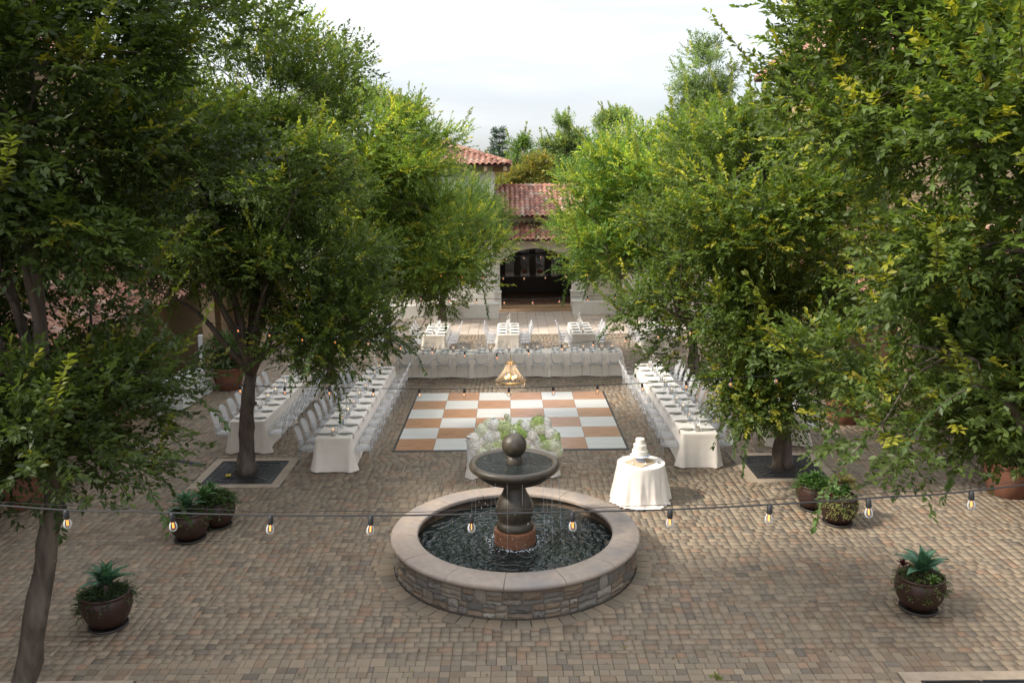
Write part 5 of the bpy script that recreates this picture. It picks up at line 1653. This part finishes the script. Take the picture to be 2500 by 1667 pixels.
def person(label, x, y, rz, h, shirt, trousers, skin, hair, seated=False, dress=False, glasses=False):
    t = thing('person', label, 'person', (x, y, 0), rz)
    s = h / 1.75
    me = bpy.data.meshes.new('body')
    J = {'pel': (0, 0, .95), 'wst': (0, .01, 1.10), 'chs': (0, 0, 1.32), 'nck': (0, 0, 1.47), 'hd0': (0, .015, 1.55), 'hd1': (0, .02, 1.64), 'hd2': (0, .015, 1.72)}
    R = {'pel': .15, 'wst': .135, 'chs': .155, 'nck': .055, 'hd0': .075, 'hd1': .095, 'hd2': .07}
    E_ = [('pel', 'wst'), ('wst', 'chs'), ('chs', 'nck'), ('nck', 'hd0'), ('hd0', 'hd1'), ('hd1', 'hd2')]
    for k, sd in (('l', -1), ('r', 1)):
        for nm, p, r_ in (('sh', (sd * .17, 0, 1.40), .07), ('el', (sd * .24, -.02, 1.14), .05), ('wr', (sd * .22, .16, 1.0), .034), ('hn', (sd * .20, .24, .99), .036),
                          ('hp', (sd * .095, 0, .88), .095), ('kn', (sd * .10, .02, .5), .062), ('an', (sd * .105, -.01, .10), .045), ('to', (sd * .115, .15, .04), .04)):
            J[nm + k] = p; R[nm + k] = r_
        E_ += [('chs', 'sh' + k), ('sh' + k, 'el' + k), ('el' + k, 'wr' + k), ('wr' + k, 'hn' + k), ('pel', 'hp' + k), ('hp' + k, 'kn' + k), ('kn' + k, 'an' + k), ('an' + k, 'to' + k)]
        for fi, (dx, dy, dz, ln) in enumerate(((-.024, .05, 0, .06), (-.008, .055, 0, .068), (.008, .055, -.004, .064), (.022, .045, -.008, .05), (-.04 * sd * sd, .0, .01, .045))):
            b0 = J['hn' + k]
            J['f%d%s' % (fi, k)] = (b0[0] + dx, b0[1] + dy, b0[2] + dz); J['g%d%s' % (fi, k)] = (b0[0] + dx * 1.1, b0[1] + dy + ln * .8, b0[2] + dz - ln * .4)
            R['f%d%s' % (fi, k)] = .011; R['g%d%s' % (fi, k)] = .008
            E_ += [('hn' + k, 'f%d%s' % (fi, k)), ('f%d%s' % (fi, k), 'g%d%s' % (fi, k))]
    keys = list(J); ix = {k: i for i, k in enumerate(keys)}
    me.from_pydata([tuple(c * s for c in J[k]) for k in keys], [(ix[a], ix[b_]) for a, b_ in E_], [])
    o = link('body', me, t)
    md = o.modifiers.new('skin', 'SKIN'); o.modifiers.new('sub', 'SUBSURF').render_levels = 1
    o.modifiers['sub'].levels = 1
    for i, k in enumerate(keys):
        v = me.skin_vertices[0].data[i]; v.radius = (R[k] * s, R[k] * s * (.75 if k in ('pel', 'wst', 'chs') else 1)); v.use_root = (k == 'pel')
    # clothing by height: trousers, top, skin
    m = bpy.data.materials.new('clothed_figure'); m.use_nodes = True; nt = m.node_tree; N = nt.nodes; L = nt.links
    tc_ = N.new('ShaderNodeTexCoord'); sp2 = N.new('ShaderNodeSeparateXYZ'); L.new(tc_.outputs['Object'], sp2.inputs[0])
    def step(zz):
        q = N.new('ShaderNodeMath'); q.operation = 'GREATER_THAN'; q.inputs[1].default_value = zz * s; L.new(sp2.outputs['Z'], q.inputs[0]); return q
    m1 = N.new('ShaderNodeMixRGB'); m1.inputs['Color1'].default_value = (*trousers, 1); m1.inputs['Color2'].default_value = (*shirt, 1); L.new(step(1.03 if not dress else .1).outputs[0], m1.inputs['Fac'])
    m2 = N.new('ShaderNodeMixRGB'); m2.inputs['Color2'].default_value = (*skin, 1); L.new(m1.outputs[0], m2.inputs['Color1']); L.new(step(1.475).outputs[0], m2.inputs['Fac'])
    L.new(m2.outputs[0], N['Principled BSDF'].inputs['Base Color']); N['Principled BSDF'].inputs['Roughness'].default_value = .8
    me.materials.append(m)
    m_h = M('hair', hair, .7); m_sk = M('skin', skin, .6)
    MB().lathe([(.105, 1.66), (.108, 1.71), (.095, 1.765), (.05, 1.80), (.001, 1.81)], 14, (0, -.005, 0)).obj('hair', m_h, t, True, scale=(s, s, s))
    MB().ball((0, .118, 1.645), .016, 6, 5, 1.4).obj('nose', m_sk, t, True, scale=(s, s, s))
    MB().box((0, .103, 1.60), (.045, .01, .008)).obj('mouth', m_notice_r, t, scale=(s, s, s))
    for q in (-1, 1):
        MB().ball((q * .097, .01, 1.64), .022, 6, 5, 1.4).obj('ear', m_sk, t, True, scale=(s, s, s))
        MB().ball((q * .035, .105, 1.665), .01, 6, 4).obj('eye', m_cable, t, True, scale=(s, s, s))
    if glasses: MB().bbox((0, .113, 1.668), (.15, .02, .04), .006).obj('sunglasses', m_cable, t, scale=(s, s, s))
    if dress: MB().lathe([(.16, 1.1), (.2, .9), (.27, .45), (.26, .44), (.12, 1.0)], 20, cap=False).obj('skirt', M('pink_print', shirt, .85, .5, 18), t, True, scale=(s, s, s))
    return t
person('person in dark suit and sunglasses beside the near column speaker', -10.05, 22.75, -1.2, 1.74, (.02, .022, .028), (.02, .02, .025), (.35, .19, .12), (.015, .012, .01), glasses=True)
person('person in pink print dress behind the left-hand trees', -6.5, 33.6, 2.5, 1.66, (.55, .22, .24), (.4, .25, .2), (.5, .3, .22), (.10, .05, .025), dress=True)
person('person in pale blue shirt behind the left-hand trees', -8.6, 36.5, 2.9, 1.78, (.5, .6, .68), (.03, .035, .05), (.45, .27, .19), (.05, .03, .02))

hs_ = thing('black_drape', 'black cloth-wrapped post beyond the left table row', 'post', (-4.72, 32.2, 0))
MB().lathe([(.19, 0), (.15, .3), (.13, .9), (.12, 1.6), (.1, 1.75), (.001, 1.78)], 40, wob=lambda a, z: 1 + .10 * math.sin(11 * a) * (1.2 - z * .6)).obj('cloth', m_black, hs_, True)
MB().tube([(0, 0, 0), (0, 0, 1.7)], .04, 8).obj('pole', m_steel, hs_)
cbl = MB()
cp = [(-9.6, 20.3), (-9.0, 19.66), (-8.2, 19.15), (-7.5, 18.8), (-6.95, 18.55)]
vv = []
for i, (x, y) in enumerate(cp):
    a, b_ = Vector(cp[max(i - 1, 0)]), Vector(cp[min(i + 1, 4)]); d = (b_ - a).normalized(); nx_ = Vector((-d.y, d.x))
    for k, (w, z_) in enumerate(((-.09, .0), (-.04, .022), (.04, .022), (.09, .0))): vv.append((x + nx_.x * w, y + nx_.y * w, z_ + .004))
cbl.add(vv, [(i * 4 + j, (i + 1) * 4 + j, (i + 1) * 4 + j + 1, i * 4 + j + 1) for i in range(4) for j in range(3)])
tag(cbl.obj('cable_cover', m_cable), 'black cable cover strip running to the left tree grate', 'cable cover')
yt = thing('yellow_plug', 'small yellow plug lying on the left tree grate', 'plug', (-6.17, 17.75, .01), .3)
MB().bbox((0, 0, .03), (.11, .05, .05), .01).obj('body', M('yellow_plastic', (.6, .42, .03), .5), yt)
MB().tube([(.05, 0, .03), (.15, -.05, .02), (.12, -.18, .02), (-.02, -.2, .02), (.0, -.1, .02)], .008, 5).obj('lead', m_cable, yt)
# leaves blown onto the paving
rs = np.random.default_rng(77); n = 260
P = np.stack([rs.uniform(-6, 6, n), rs.uniform(9.5, 20, n), np.full(n, .006)], 1)
P = P[np.hypot(P[:, 0] - FX, P[:, 1] - FY) > 2.3]; n = len(P)
D_ = unit(np.stack([rs.normal(0, 1, n), rs.normal(0, 1, n), np.full(n, .02)], 1))
C = np.where(rs.random((n, 1)) < .5, np.array((.28, .2, .06)), np.array((.12, .07, .03)))
V, Lp, C = leaf_cloud(P, D_, 1, .03, .05, .025, C, rs, 0.0, .2)
V[:, 2] = np.clip(V[:, 2], .003, .02)
tag(link('fallen_leaves', np_mesh('fallen_leaves', V, Lp, 3, m_leaf, C)), 'small dry leaves scattered on the paving', 'leaves', kind='stuff')
for gx, gy, sc_ in ((2.58, 9.98, .05),):
    t = tag(link('fallen_sprig', np_mesh('fallen_sprig', *[(lambda v, l, c: (v, l, 3, m_leaf, c))(*leaf_cloud(np.array([[0, 0, .01]] * 6), unit(rs.normal(0, 1, (6, 3)) * np.array([1, 1, .15])), 5, .06, .05, .025, np.tile(LIME, (6, 1)), rs, 0))][0]), None, (gx, gy, .012)), 'small lime green sprig lying on the front paving', 'sprig')
